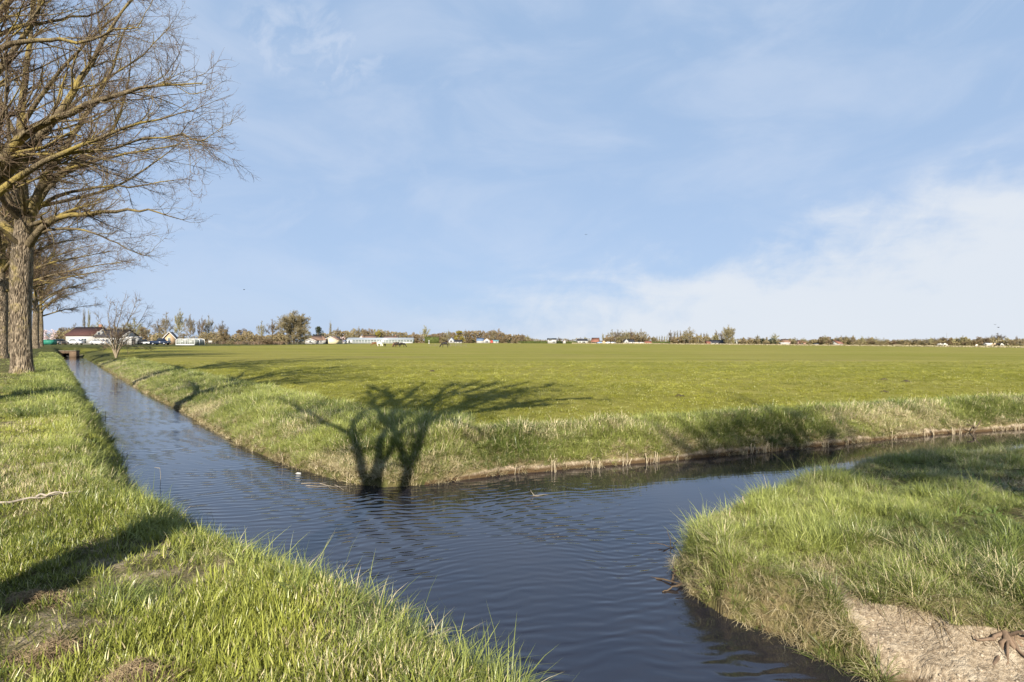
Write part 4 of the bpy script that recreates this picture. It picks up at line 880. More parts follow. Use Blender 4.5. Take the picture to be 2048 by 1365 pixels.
house("shed", "small plain white shed at the right end of the farmhouse", 261, 277, 150, 676.5, 675, WHITE, TRIM, depth=3, over=.08, group=GB, cat="shed", door=.62)
house("brick_house", "small tan brick house with a white edged gable and dark roof", 332, 352, 170, 678, 664.5, TANBRICK, DARKROOF, axis='y', depth=8, rz=R(24), trim=TRIM, windows=[(.38, .62, .9, 2.1)], group=GB)
house("red_roofed_house", "white house with a flat red roof showing over the shrubs", 418, 433, 232, 673, 669, WHITE, REDROOF, depth=6, windows=[(.42, .6, 2.4, 3.4)], group=GM)
h = house("bungalow", "white bungalow under a broad brown hipped roof beside the lone dense tree", 617, 653, 244, 680.5, 671, WHITE, BROWNROOF, depth=9, hip=.62, windows=[(.62, .8, .7, 1.7), (.84, .94, .7, 1.7)], group=GM)
house("porch_gable", "low white gabled wing in front of the brown hipped roof", 614, 634, 236, 682, 678, WHITE, BROWNROOF, axis='y', depth=4, windows=[(.40, .66, .5, 1.6)], trim=TRIM, group=GM, cat="annex")
house("barn", "pale yellow gabled barn right of the brown hipped roof", 655.5, 678.5, 248, 680, 674, CREAM, BROWNROOF, axis='y', depth=9, group=GM, cat="barn", trim=TRIM, door=.13)
house("white_cottage", "tiny white cottage between the yellow barn and the glasshouse", 679, 691, 270, 683.5, 681, WHITE, BLUEROOF, depth=4, group=GM, windows=[(.3, .5, .5, 1.2)])
house("gabled_house", "pale gabled house peeping over the left part of the glasshouse roof", 719, 731, 400, 678, 672, WHITE, BROWNROOF, axis='y', depth=8, group=GM)
house("brown_house", "long brown roofed house over the middle of the glasshouse", 731, 751, 404, 677, 671.5, PINKBRICK, BROWNROOF, depth=8, group=GM)
house("flat_barn", "low brown roofed barn with an ochre front behind the glasshouse's right end", 770, 796, 400, 676.5, 673, CREAM, BROWNROOF, depth=8, group=GM, cat="barn", chimney=(.8,))
house("blue_roofed_house", "white house with a small blue grey roof by the yellow green willow", 898.5, 909, 392, 682, 676.5, WHITE, BLUEROOF, axis='y', depth=8, group=GM, windows=[(.3, .65, .8, 2.2)])
house("low_house", "low white house right under the yellow green willow", 909.5, 924, 390, 684, 681, WHITE, DARKROOF, depth=6, group=GM, windows=[(.2, .35, .4, 1.2), (.6, .8, .4, 1.2)])
house("grey_roofed_house", "low grey roofed house left of the tall white gable at the woodland", 954, 967, 392, 682, 676.5, WHITE, BLUEROOF, depth=7, group=GM)
house("white_gable_house", "tall white gabled house in front of the middle woodland", 967.2, 981, 390, 682, 677, WHITE, BROWNROOF, axis='y', depth=9, group=GM, windows=[(.3, .7, .5, 1.6)])
house("teal_roofed_house", "white house with a teal roof right of the red van", 986, 997, 392, 683, 680.5, WHITE, TEAL, depth=7, group=GM, windows=[(.5, .75, .5, 1.4)])
house("dark_flat_house", "white two storey house with a flat black roof on the low dyke", 1095, 1112, 400, 679.5, 677.3, WHITE, BLACKWOOD, depth=7, group=GX, windows=[(.12, .45, 2.0, 3.2), (.55, .85, .6, 1.5)])
house("small_gable_house", "very small white gabled house alone on the low dyke", 1125.5, 1131, 400, 683.5, 680.5, WHITE, BROWNROOF, axis='y', depth=5, group=GX)
house("white_long_house", "wide white house with a dark roof left of the orange roofed barn", 1154.5, 1174, 402, 682, 679, WHITE, DARKROOF, depth=7, group=GX, windows=[(.15, .3, .6, 1.6), (.45, .75, .6, 1.6)])
h = house("orange_barn", "black barn with a bright orange roof left of the grove", 1184, 1198, 402, 684, 676.3, BLACKWOOD, ORANGE, depth=7, group=GX, cat="barn", rz=R(-14))
h = house("white_farm", "white farm with a steep dark roof and gable before the grove", 1247, 1255, 398, 683, 679, WHITE, DARKROOF, axis='y', depth=7, group=GX, windows=[(.35, .65, .8, 1.8)])
house("farm_wing", "long dark roofed wing of the white farm before the grove", 1255.4, 1267, 400, 684, 679.5, WHITE, DARKROOF, depth=6, group=GX, cat="annex", windows=[(.5, .7, .4, 1.3)])
house("beige_shed", "low beige shed with dark door right of the white farm", 1268.5, 1286, 399, 686.2, 685, CREAM, TRIM, depth=4, group=GX, cat="shed", door=.4)
house("ochre_house", "low ochre house with an orange roof beside the poplar row", 1289, 1301, 398, 686, 682.3, CREAM, ORANGE, depth=6, group=GX)
house("orange_hut", "small orange hut at the left of the dark roofed farm", 1412, 1419, 385, 685.5, 683, ORANGE, ORANGE, depth=4, group=GX, cat="hut")
house("dark_roofed_farm", "white farm with a long dark roof left of the tall full bare tree", 1420, 1444, 388, 686, 681, WHITE, DARKROOF, depth=8, group=GX, windows=[(.2, .35, .3, 1.2), (.5, .65, .3, 1.2)])
house("pink_house", "pinkish house among bushes right of the white sail", 1563, 1576, 375, 684, 679, PINKBRICK, BROWNROOF, depth=7, group=GX, windows=[(.4, .6, .6, 1.5)])
house("long_white_wall", "long low white outbuilding in front of the pinkish house", 1560, 1577, 368, 686.8, 686, WHITE, TRIM, depth=3, group=GX, cat="shed")
house("red_house", "red house with an orange tiled roof and white base", 1595, 1606, 368, 686, 681, PINKBRICK, ORANGE, depth=7, group=GX, windows=[(.3, .6, .4, 1.3)])
house("tiled_house", "house with a steep red tiled roof left of the lattice mast", 1666, 1678, 358, 687.5, 681.5, WHITE, ORANGE, depth=7, group=GX, rz=R(18), windows=[(.4, .6, .3, 1.2)])
house("far_shed", "tiny white shed left of the steep red tiled roof", 1628, 1635, 360, 688.2, 687, WHITE, DARKROOF, depth=3, group=GX, cat="shed")
house("pale_shed", "pale low shed among the bushes right of the mast", 1968, 1977, 335, 688.6, 686.6, WHITE, TRIM, depth=4, group=GX, cat="shed")

# long glasshouse
x0, x1, d = 696, 828, 340; b = on(762, d + 4, -.05); gh = tag(empty("glasshouse", b), "very long low white framed glasshouse across the pasture", "glasshouse"); L = (x1 - x0) / F_PX * d; hL = L / 2
MB().box(-hL, hL, -3.4, 3.4, 0, 2.0).obj("glass_wall", GHGLASS, gh)
MB().prism([(-3.7, 2.02), (3.7, 2.02), (0, 3.35)], -hL - .1, hL + .1, 'x').obj("glass_roof", GHROOF, gh)
fr = MB()
for k in range(23): x = -hL + L * k / 22; fr.box(x - .07, x + .07, -3.5, -3.401, 0, 2.0)
for z in (0.0, .95, 1.86): fr.box(-hL, hL, -3.54, -3.501, z, z + (.26 if z == 0 else .13))
fr.box(-hL - .12, -hL, -3.5, 3.5, 0, 2.0); fr.box(-hL, -hL + 3.2, -3.60, -3.545, .0, 1.9); fr.box(hL - 8, hL - .2, -3.62, -3.545, 0, .5)
fr.obj("frame", FRAME, gh)
MB().box(-hL + 1.0, -hL + 2.2, -3.66, -3.602, .25, 1.75).obj("door", GLASS, gh)
# double arched greenhouse
d = 150; b = on(381, d, -.05); g2 = tag(empty("arched_greenhouse", b), "small greenhouse with two rounded white framed bays", "greenhouse"); w = 36 / F_PX * d; hw = w / 2
def arch(cx, r, n=9): return [(cx + r * math.cos(math.pi * k / (n - 1)), 1.35 + .62 * r / hw * 2 * .55 * math.sin(math.pi * k / (n - 1))) for k in range(n)]
fr = MB(); gl = MB()
for cx in (-hw / 2, hw / 2):
    pr = arch(cx, hw / 2); prof = [(cx + hw / 2 - .05, .1)] + [(x - (x - cx) * .04, z - .04) for x, z in pr] + [(cx - hw / 2 + .05, .1)]
    gl.prism(prof, -2.4, 2.4, 'y')
    for y in (-2.46, 0.0, 2.46): fr.tube([(cx + hw / 2, y, 0), (cx + hw / 2, y, 1.35)] + [(x, y, z) for x, z in pr] + [(cx - hw / 2, y, 1.35), (cx - hw / 2, y, 0)], .07, 5)
    for k in (1, 2, 3): fr.tube([(cx - hw / 2 + hw * k / 4, -2.44, .1), (cx - hw / 2 + hw * k / 4, -2.44, 1.6)], .035, 4)
fr.box(-hw - .05, hw + .05, -2.52, -2.42, .0, .28); fr.box(-hw, hw, -2.5, -2.43, 1.3, 1.38)
gl.obj("glass", mat("greenhouse_pale", (.30, .32, .29), .2, .4, 1.2, spec=.6), g2); fr.obj("frame", FRAME, g2)
# green container, sail, dyke hedges, boards, posts, mast, fences
GREEN = mat("paint_green", (.035, .22, .155), .55, .2, 2)
b = on(97, 140, -.02); c = tag(empty("container", b, R(4)), "teal green steel container beneath the pink magnolia", "container"); m = MB().box(-1.25, 1.25, -1, 1, .1, 1.15)
for k in range(13): m.box(-1.2 + .2 * k - .04, -1.2 + .2 * k + .04, -1.03, -1.001, .15, 1.1)
m.obj("body", GREEN, c); MB().box(-1.3, 1.3, -1.06, 1.05, 1.152, 1.24).obj("lid", GREEN, c); MB().box(-1.1, -.8, -.9, .9, 0, .098).box(.8, 1.1, -.9, .9, 0, .098).obj("skid", GREYWOOD, c)
b = on(1473, 383); s_ = tag(empty("sail_tent", b), "slim white triangular sail standing in the field edge", "sail"); MB().tube([(0, 0, 0), (0, 0, 2.3)], .06, 6).obj("pole", FRAME, s_)
MB().add([(-.1, -.03, .3), (.9, -.03, .3), (-.08, -.03, 2.2), (-.1, .03, .3), (.9, .03, .3), (-.08, .03, 2.2)], [(0, 1, 2), (3, 5, 4), (0, 3, 4, 1), (1, 4, 5, 2), (2, 5, 3, 0)]).obj("sail", WHITE, s_)
def hedge(name, label, px0, px1, d, top, seed, n, matl, depth=2.0):
    rng = np.random.default_rng(seed); xa = (px0 - 1024) / F_PX * d; xb = (px1 - 1024) / F_PX * d; z0 = gz((xa + xb) / 2, d); h = CAM_Z - (top - HORIZ) / F_PX * d - z0
    c = np.stack([rng.uniform(xa, xb, n), d + rng.uniform(0, depth, n), z0 + h * rng.uniform(0, 1, n) ** .7], -1); v, f = leaf_cloud(rng, c, np.full(n, .12), n, .28)
    i0 = len(v); core = MB().box(xa + .2, xb - .2, d + .3, d + depth - .2, z0 - .2, z0 + h * .86); cv = np.concatenate(core.v); cf = np.array(core.f[4]) + i0
    b = np.array([(xa + xb) / 2, d, z0]); return tag(link(name, mesh(name, np.concatenate([v, cv]) - b, np.concatenate([f, cf]), matl), loc=b), label, "hedge")
hedge("hedge", "tall square trimmed green hedge right of the glasshouse", 849, 878, 396, 673.5, 3, 1800, LEAF["hedge"])
hedge("hedge", "long low green hedge bank in front of the flat roofed white house", 1036, 1122, 402, 683, 4, 4200, LEAF["hedge"])
hedge("hedge", "dark green hedge between the two white houses on the dyke", 1112.5, 1125, 402, 683, 5, 900, LEAF["dark"])
hedge("hedge", "low green hedge left of the wide white house", 1131.5, 1154, 403, 683.5, 6, 1200, LEAF["hedge"])
hedge("hedge", "green bank of hedge below the poplar row", 1303, 1341, 404, 684, 7, 2000, LEAF["hedge"])
hedge("hedge", "rough brown hedge along the yard left of the farmhouse", 108, 150, 164, 684, 8, 2600, LEAF["rust"], 1.5)
hedge("hedge", "rough brushwood hedge between arched greenhouse and lone dense tree", 436, 566, 196, 684.5, 9, 6000, LEAF["rust"])
b = on(420.5, 186); s_ = tag(empty("sign_board", b), "plain white board on posts among the russet bushes", "board"); MB().box(-.6, .6, -.03, .03, .55, 1.25).obj("panel", WHITE, s_); MB().tube([(-.5, .06, 0), (-.5, .06, 1.2)], .04).obj("post", GREYWOOD, s_); MB().tube([(.5, .06, 0), (.5, .06, 1.2)], .04).obj("post", GREYWOOD, s_)
b = on(304, 150); s_ = tag(empty("utility_pole", b), "tan wooden pole standing left of the dark pickup", "pole"); MB().tube([(0, 0, 0), (.02, 0, 2.6)], [.11, .08], 8).obj("shaft", mat("wood_tan", (.42, .31, .19), .9, .3, 6), s_); MB().tube([(-.3, 0, 2.45), (.3, 0, 2.45)], .035).obj("cross_arm", GREYWOOD, s_)
b = on(1894, 345); s_ = tag(empty("mast", b), "thin lattice mast rising over the right hand treeline", "mast"); m = MB()
for a in range(3):
    m.tube([(.4 * math.cos(a * 2.09), .4 * math.sin(a * 2.09), 0), (.12 * math.cos(a * 2.09), .12 * math.sin(a * 2.09), 7.4)], .05, 4)
for k in range(14):
    z = k * .52; r0 = .4 - .28 * z / 7.4; r1 = .4 - .28 * (z + .52) / 7.4
    for a in range(3): m.tube([(r0 * math.cos(a * 2.09), r0 * math.sin(a * 2.09), z), (r1 * math.cos(a * 2.09 + 2.09), r1 * math.sin(a * 2.09 + 2.09), z + .52)], .03, 4)
m.obj("lattice", mat("steel", (.35, .36, .38), .5), s_); MB().tube([(0, 0, 7.3), (0, 0, 8.6)], .03, 5).obj("aerial", MATS["steel"], s_)
b = on(858, 300); s_ = tag(empty("white_pillar", b), "white pillar with a round top standing in the pasture", "pillar"); MB().box(-.35, .35, -.35, .35, 0, .3).tube([(0, 0, .3), (0, 0, 1.5)], [.22, .17], 10).obj("shaft", WHITE, s_)
MB().tube([(0, 0, 1.45), (0, 0, 1.55), (0, 0, 1.75), (0, 0, 1.95), (0, 0, 2.02)], [.1, .26, .33, .22, .02], 10).obj("top", WHITE, s_)
def fence(name, label, pa, pb, n, h=.85, rails=2, matl=GREYWOOD):
    b = (pa + pb) / 2; b[2] = gz(b[0], b[1]); root = tag(empty(name, b), label, "fence"); P = [pa + (pb - pa) * k / n for k in range(n + 1)]
    for p in P: p[2] = gz(p[0], p[1])
    rl = MB()
    for z in np.linspace(.45, .9, rails) * h: rl.tube([p - b + [0, 0, z] for p in P], .03, 4)
    rl.obj("rail", matl, root)
    for p in P: q = p - b; MB().tube([q + [0, 0, -.05], q + [0, 0, h]], .05, 5).obj("post", matl, root)
fence("wooden_fence", "low grey post and rail fence in front of the white farmhouse", on(112, 142, 0), on(268, 142, 0), 14)
fence("wire_fence", "thin post and wire fence along the back of the pasture", on(420, 180, 0), on(640, 206, 0), 22, h=.9)
fence("wire_fence", "short run of posts and wire near the lone black pony", on(860, 165, 0), on(932, 165, 0), 7, h=.8)
for k, (px, py, w_, h_, lab) in enumerate([(1522, 0, 2.6, .55, "pale straw heap at the field edge left of the pinkish house"), (1795, 0, 3.2, .6, "long pale straw heap at the field edge far right"), (1030, 0, 2.6, .8, "pale reed heap at the right foot of the woodland")]):
    d = (372, 338, 392)[k]; b = on(px, d); rng = np.random.default_rng(k); c = rng.normal(0, 1, (260, 3)) * [w_ * .5, .6, .0]; c[:, 2] = h_ * np.exp(-(c[:, 0] / w_) ** 2) * rng.uniform(0, 1, 260); v, f = leaf_cloud(rng, c, np.full(260, .15), 900, .22)
    tag(link("straw_heap", mesh("straw_heap", v, f, MATS["reed_pale"]), loc=b), lab, "heap")

# culvert at the far end of the left ditch
b = np.array([(132 - 1024) / F_PX * 91.5, 91.5, ZW]); cu = tag(empty("culvert", b, R(10)), "low brick culvert head at the far end of the left ditch", "culvert")
MB().box(-1.7, -.55, -.15, .5, -.3, 1.0).box(.55, 1.7, -.15, .5, -.3, 1.0).box(-.55, .55, -.15, .5, .62, 1.0).obj("headwall", mat('brick_old', (.17, .115, .075), .95, .4, 7), cu); MB().box(-1.75, 1.75, -.2, .55, 1.003, 1.12).obj("coping", mat("concrete", (.20, .17, .13), .9, .25, 4), cu)
MB().box(-.54, .54, .42, .46, -.3, .61).obj("opening_shade", BLACKWOOD, cu)  # black panel stands in for the shade inside the culvert mouth

# ------------------------------------------------------------------ vehicles
TYRE = mat("tyre", (.02, .02, .02), .8); RIM = mat("rim", (.45, .46, .48), .35, metal=.8); CARGLASS = mat("car_glass", (.02, .026, .032), .06, spec=.8); LAMP = mat("lamp_glass", (.6, .58, .5), .2)
def car(name, label, px, d, paint, rz, kind="car", group=None, L=4.3):
    b = on(px, d, 0); root = tag(empty(name, b, rz), label, {"pickup": "pickup", "van": "van"}.get(kind, "car"), group); h = L / 2
    if kind == "car":
        low = [(-h, .35), (-h + .05, .75), (-h * .55, .92), (h * .62, .95), (h - .04, .82), (h, .4), (h - .1, .25), (-h + .1, .25)]; cab = [(-h * .50, .93), (-h * .22, 1.42), (h * .38, 1.45), (h * .74, .96)]
    elif kind == "pickup":
        low = [(-h, .45), (-h + .05, .95), (-h * .52, 1.08), (h * .18, 1.10), (h, 1.08), (h, .45), (h - .1, .35), (-h + .1, .35)]; cab = [(-h * .50, 1.09), (-h * .28, 1.72), (h * .12, 1.74), (h * .24, 1.11)]
    else:
        low = [(-h, .4), (-h + .05, 1.0), (-h * .78, 1.1), (h, 1.1), (h, .4), (h - .1, .28), (-h + .1, .28)]; cab = [(-h * .80, 1.11), (-h * .55, 1.85), (h * .97, 1.9), (h, 1.11)]
    MB().prism([(x, z) for x, z in low], -.86, .86, 'y').obj("body", paint, root)
    MB().prism(cab, -.76, .76, 'y').obj("cabin", paint, root)
    g = MB(); cx = sum(p[0] for p in cab) / 4; cz = (cab[0][1] + cab[1][1]) / 2 + .03; q = [(cx + (x - cx) * .86, cz + (z - cz) * .72) for x, z in cab]
    g.prism(q, -.785, .785, 'y').obj("side_window", CARGLASS, root)
    for x in (-h * .62, h * .62):
        for y in (-.80, .80):
            w = MB().cyl((x, .32), .33, y - .1, y + .1, 'y', 16).obj("wheel", TYRE, root); MB().cyl((x, .32), .2, y + (.09 if y > 0 else -.13), y + (.13 if y > 0 else -.09), 'y', 12).obj("rim", RIM, w)
    for y in (-.6, .6): MB().box(-h - .02, -h + .12, y - .16, y + .16, .62, .74).obj("headlight", LAMP, root)
    return root
P_W = mat("paint_white", (.78, .79, .80), .3, spec=.5); P_K = mat("paint_black", (.02, .022, .026), .25, spec=.5); P_N = mat("paint_navy", (.02, .03, .06), .25, spec=.5); P_S = mat("paint_silver", (.5, .52, .55), .35, metal=.4); P_R = mat("paint_red", (.42, .06, .04), .35); P_B = mat("paint_blue", (.25, .38, .6), .35); P_T = mat("paint_tan", (.5, .33, .2), .4)
GC = "vehicles parked by the farmhouse"; GV = "vehicles parked far off by the orange barn"
car("parked_car", "dark car half hidden right of the green container", 116, 146, P_K, 0, group=GC, L=4.0)
car("parked_car", "white car parked before the left end of the farmhouse", 148, 148, P_W, 0, group=GC)
car("parked_car", "white car parked before the red roofed half of the farmhouse", 199, 147, P_W, R(180), group=GC)
car("parked_car", "black car tucked beside the small white shed", 285, 152, P_K, 0, group=GC, L=2.9)
car("parked_pickup", "dark navy pickup truck right of the tan pole", 321, 147, P_N, R(180), "pickup", GC, 4.6)
b = on(297, 148, 0); t_ = tag(empty("trailer", b), "small white low trailer left of the tan pole", "trailer", GC); MB().box(-1.0, 1.0, -.7, .7, .35, .75).obj("bed", P_W, t_)
for y in (-.75, .75): MB().cyl((0, .28), .28, y - .08, y + .08, 'y').obj("wheel", TYRE, t_)
MB().tube([(1, 0, .4), (1.7, 0, .4)], .04).obj("drawbar", MATS["steel"], t_)
car("parked_van", "red van between the tall white gable and the teal roof", 983.5, 386, P_R, R(90), "van", "vehicles at the woodland houses", 4.6)
for px, paint, rz, kd, lab in ((1200, P_B, 0, "car", "pale blue car right of the orange roofed barn"), (1207, P_T, R(90), "van", "tan van, second vehicle right of the orange roofed barn"), (1216, P_W, 0, "car", "white car in the middle of the row before the grove"), (1225, P_S, 0, "car", "silver car at the right end of the row before the grove")):
    car("parked_" + ("van" if kd == "van" else "car"), lab, px, 394, paint, rz, kd, GV)

# ------------------------------------------------------------------ animals
def skin_body(name, verts, edges, radii, m, parent, root_i=0):
    me = bpy.data.meshes.new(name); me.from_pydata(verts, edges, []); me.materials.append(m); o = link(name, me, parent)
    o.modifiers.new("skin", 'SKIN'); sv = me.skin_vertices[0].data if me.skin_vertices else None
    if sv is None: me.attributes; 
    for i, r in enumerate(radii): sv[i].radius = (r, r) if np.isscalar(r) else r
    sv[root_i].use_root = True; s = o.modifiers.new("subsurf", 'SUBSURF'); s.levels = 2; s.render_levels = 2; return o
def quadruped(name, label, px, py, coat, rz, size, graze=True, kind="pony", mane=None, group=None, d=None):
    """length about 1.5, back height about 1.0 before scaling; looks along -x"""
    p = ray(px, py) if d is None else on(px, d, 0); root = tag(empty(name, p, rz, size * 1.25), label, kind, group); fat = 1.18 if kind in ("cow", "sheep") else 1.12
    V = [(.42, 0, .82), (.12, 0, .80), (-.22, 0, .80), (-.46, 0, .84)]; E = [(0, 1), (1, 2), (2, 3)]; Rd = [.19 * fat, .235 * fat, .22 * fat, .17 * fat]
    if graze: nk = [(-.66, 0, .68), (-.84, 0, .42), (-.93, 0, .22), (-1.02, 0, .08)]
    else: nk = [(-.62, 0, 1.02), (-.76, 0, 1.20), (-.90, 0, 1.20), (-1.06, 0, 1.08)]
    nr = [.125, .095, .10, .055] if kind == "pony" else [.12, .10, .11, .075]
    for k, q in enumerate(nk): V.append(q); E.append((3 if k == 0 else len(V) - 2, len(V) - 1)); Rd.append(nr[k])
    for s in (-1, 1):
        i = len(V); V += [(-.42, s * .13, .62), (-.40, s * .13, .36), (-.42, s * .13, .20), (-.43, s * .13, .03)]; E += [(3, i), (i, i + 1), (i + 1, i + 2), (i + 2, i + 3)]; Rd += [.10, .058, .045, .055]
        i = len(V); V += [(.44, s * .13, .62), (.40, s * .13, .44), (.52, s * .13, .30), (.48, s * .13, .03)]; E += [(0, i), (i, i + 1), (i + 1, i + 2), (i + 2, i + 3)]; Rd += [.125, .07, .045, .055]
    skin_body("body", V, E, Rd, coat, root, 1)
    t = [(.60, 0, .90), (.72, 0, .78), (.74, 0, .5), (.72, 0, .28)]; mm = MB().tube(t, [.05, .075, .075, .02] if kind == "pony" else [.04, .03, .03, .05], 7); mm.obj("tail", mane or coat, root, True)
    hd_ = np.array(nk[1]) * .35 + np.array(nk[2]) * .65; er = MB()
    for s in (-1, 1): er.tube([hd_ + [.05, s * .06, .03], hd_ + [.12, s * .12, .12]], [.035, .008], 5)
    er.obj("ears", coat, root, True)
    if kind == "pony":
        pts = [np.array((-.44, 0, 1.0)), np.array(nk[0]) + [.02, 0, .13], np.array(nk[1]) + [.06, 0, .09]]; MB().tube(pts, [.05, .075, .04], 6).obj("mane", mane or coat, root, True)
    return root
C_K = mat("coat_black", (.018, .014, .012), .6); C_B = mat("coat_brown", (.16, .075, .035), .7); C_W = mat("coat_white", (.72, .68, .6), .8, .1, 3); C_P = mat("coat_pied", (.75, .72, .68), .7, 0, 2.2, color2=(.02, .02, .02)); C_T = mat("coat_beige", (.5, .38, .26), .8, .2, 3)
GP = "ponies grazing in the pasture"
quadruped("pony", "small chestnut pony grazing farthest left in the pasture", 749, 692.6, C_B, R(20), .95, group=GP)
quadruped("pony", "white pony grazing right of the small chestnut one", 759, 693.2, C_W, R(150), 1.0, group=GP, mane=C_W)
quadruped("pony", "tiny dark foal between the white pony and the black pair", 770, 693.6, C_K, R(80), .55, graze=False, group=GP)
quadruped("pony", "chestnut pony standing half behind the left black pony", 790.5, 694.3, C_B, R(60), .95, group=GP)
quadruped("pony", "left pony of the black pair before the glasshouse end", 795, 695, C_K, R(15), .98, group=GP)
quadruped("pony", "right pony of the black pair before the glasshouse end", 804, 695, C_K, R(195), .95, group=GP)
quadruped("pony", "lone black pony grazing to the right of the hedge", 890, 695.6, C_K, R(8), 1.08, group=GP)
GCOW = "cattle and sheep at the far right of the field"
quadruped("cow", "black and white cow, left of the pair below the mast", 1879, 693.6, C_P, R(10), 1.2, kind="cow", group=GCOW)
quadruped("cow", "black and white cow, right of the pair below the mast", 1889.5, 693.8, C_P, R(175), 1.2, kind="cow", group=GCOW)
quadruped("sheep", "lone white sheep left of the far right cattle", 1953, 694, C_W, R(30), .8, kind="sheep", group=GCOW)
quadruped("cow", "white cow at the left of the far right herd", 1981, 692.8, C_W, R(0), 1.2, kind="cow", group=GCOW)
quadruped("cow", "beige cow second in the far right herd", 1989, 693.2, C_T, R(180), 1.2, kind="cow", group=GCOW)
quadruped("cow", "black cow third in the far right herd", 1996, 693.6, C_K, R(0), 1.2, kind="cow", group=GCOW)
quadruped("cow", "pied cow at the right end of the far right herd", 2003, 693.6, C_P, R(185), 1.2, kind="cow", group=GCOW)
def bird(label, px, py, d, span, rz):
    p = W(px, py, d); r = tag(empty("bird", p, rz), label, "bird", "birds in the sky"); m = C_K
    MB().tube([(-.28, 0, 0), (-.15, 0, .02), (.1, 0, .02), (.3, 0, 0)], [.02, .07, .06, .01], 6).obj("body", m, r)
    for s in (-1, 1):
        v = [(-.12, 0, .03), (.1, 0, .03), (.12, s * span * .5, .16), (-.02, s * span * .5, .17), (.1, s * span, .06)]; v += [(x, y, z - .015) for x, y, z in v]
        MB().add(v, [(0, 1, 2, 3), (3, 2, 4), (5, 8, 7, 6), (8, 9, 7), (1, 6, 7, 2), (2, 7, 9, 4), (0, 3, 8, 5), (3, 4, 9, 8)]).obj("wing", m, r)
bird("upper bird of the two above the far right trees", 1990, 650, 170, .42, R(70)); bird("lower bird of the two above the far right trees", 1997, 655.5, 165, .42, R(100))
bird("single bird high above the middle of the field", 1172, 470, 150, .45, R(80)); bird("tiny bird low in the sky left of centre", 488, 580, 170, .45, R(60))

# ------------------------------------------------------------------ small things close by
STRAW = mat("straw", (.36, .27, .16), .9, .45, 14, color2=(.17, .12, .07)); REED = mat("reed_stem", (.44, .36, .24), .8, .3, 10); STICK = mat("stick", (.40, .34, .27), .9, .4, 12); WETSTICK = mat("stick_wet", (.12, .085, .055), .7, .4, 12); ROOT = mat("root", (.22, .15, .10), .9, .5, 14)
def thatch(name, label, px, py, rx, h, seed, n=1500):
    p = ray(px, py); rng = np.random.default_rng(seed); B = []
    rr = np.sqrt(rng.uniform(0, 1, n)) * np.where(rng.uniform(0, 1, n) < .3, 1.7, 1.0); a = rng.uniform(0, 6.28, n); hump = h * np.clip(1 - rr ** 2, .08, 1) * (1 + .3 * np.sin(3 * a + seed)); c = np.stack([rr * np.cos(a) * rx, rr * np.sin(a) * rx * .75, hump * rng.uniform(.5, 1.05, n)], -1)
    d = rng.normal(0, 1, (n, 3)) * [1, 1, .3]; d /= np.linalg.norm(d, axis=1, keepdims=True); L = rng.uniform(.03, .10, n)[:, None]
    P = np.stack([c - d * L * .5, c + rng.normal(0, .008, c.shape) + [0, 0, .006], c + d * L * .5], 1); v, q = tubes(P, np.tile([.0012, .0016, .0008], (n, 1)), 3)
    dome = [(0, 0, h * .8)] + [(rx * .85 * r_ * math.cos(k * .524), rx * .64 * r_ * math.sin(k * .524), h * .8 * (1 - r_ ** 2) - .01) for r_ in (.35, .7, 1) for k in range(12)]
    q3 = [(0, 1 + k, 1 + (k + 1) % 12) for k in range(12)]; q4 = [(1 + j * 12 + k, 13 + j * 12 + k, 13 + j * 12 + (k + 1) % 12, 1 + j * 12 + (k + 1) % 12) for j in range(2) for k in range(12)]
    return tag(link(name, mesh(name, np.concatenate([v, dome]), [np.concatenate([q, np.array(q4) + len(v)]), np.array(q3) + len(v)], STRAW), loc=p), label, "grass heap", "heaps of cut dry grass")
thatch("grass_heap", "brown heap of cut dry grass at the lower left, fully in view", 112, 1318, .12, .055, 1); thatch("grass_heap", "brown grass heap cut by the bottom edge of the picture", 275, 1366, .12, .05, 2); thatch("grass_heap", "dark grass heap lying in the trunk's shadow at the left", 62, 1208, .12, .05, 3)
def sticks(name, label, px, py, paths, r, m, cat="stick", group=None, lift=0.0):
    p = ray(px, py) + [0, 0, lift]; mb = MB(); rng = np.random.default_rng(int(px))
    for pts in paths: q = resample(pts, 8); q[1:-1] += rng.normal(0, r * .8, (6, 3)); mb.tube(q, np.linspace(r, r * .45, 8), 6)
    o = mb.obj(name, m, None, True); o.location = p; return tag(o, label, cat, group)
sticks("stick", "bleached dead stick lying in the short turf of the left verge", 72, 1010, [[(-.28, -.22, .05), (0, 0, .07), (.24, .24, .06)], [(0, 0, .07), (.16, .08, .09), (.22, .10, .08)]], .013, STICK)
sticks("bent_reed", "single bent pale reed stem standing at the water's edge", 320, 975, [[(0, 0, 0), (.015, 0, .16), (.0, 0, .33)], [(0, 0, .33), (-.05, 0, .345), (-.10, 0, .35)]], .004, REED, "reed")
sticks("fallen_branch", "broken grey branch lying in the water by the headland", 1335, 1165, [[(-.28, .28, -.02), (0, 0, .015), (.32, -.26, .06)], [(.05, 0, .02), (.12, .16, .05), (.14, .26, .07)], [(.12, -.1, .03), (-.05, -.2, .02), (-.12, -.24, .0)]], .013, WETSTICK, "branch")
sticks("twig", "thin dark twigs poking up at the headland's left tip", 1345, 1098, [[(0, 0, -.04), (-.03, 0, .1), (-.07, 0, .22)], [(0, 0, 0), (-.15, .03, .05), (-.28, .05, .04)], [(0, 0, 0), (.05, .02, .08), (.12, .02, .1)]], .006, WETSTICK, "twigs")
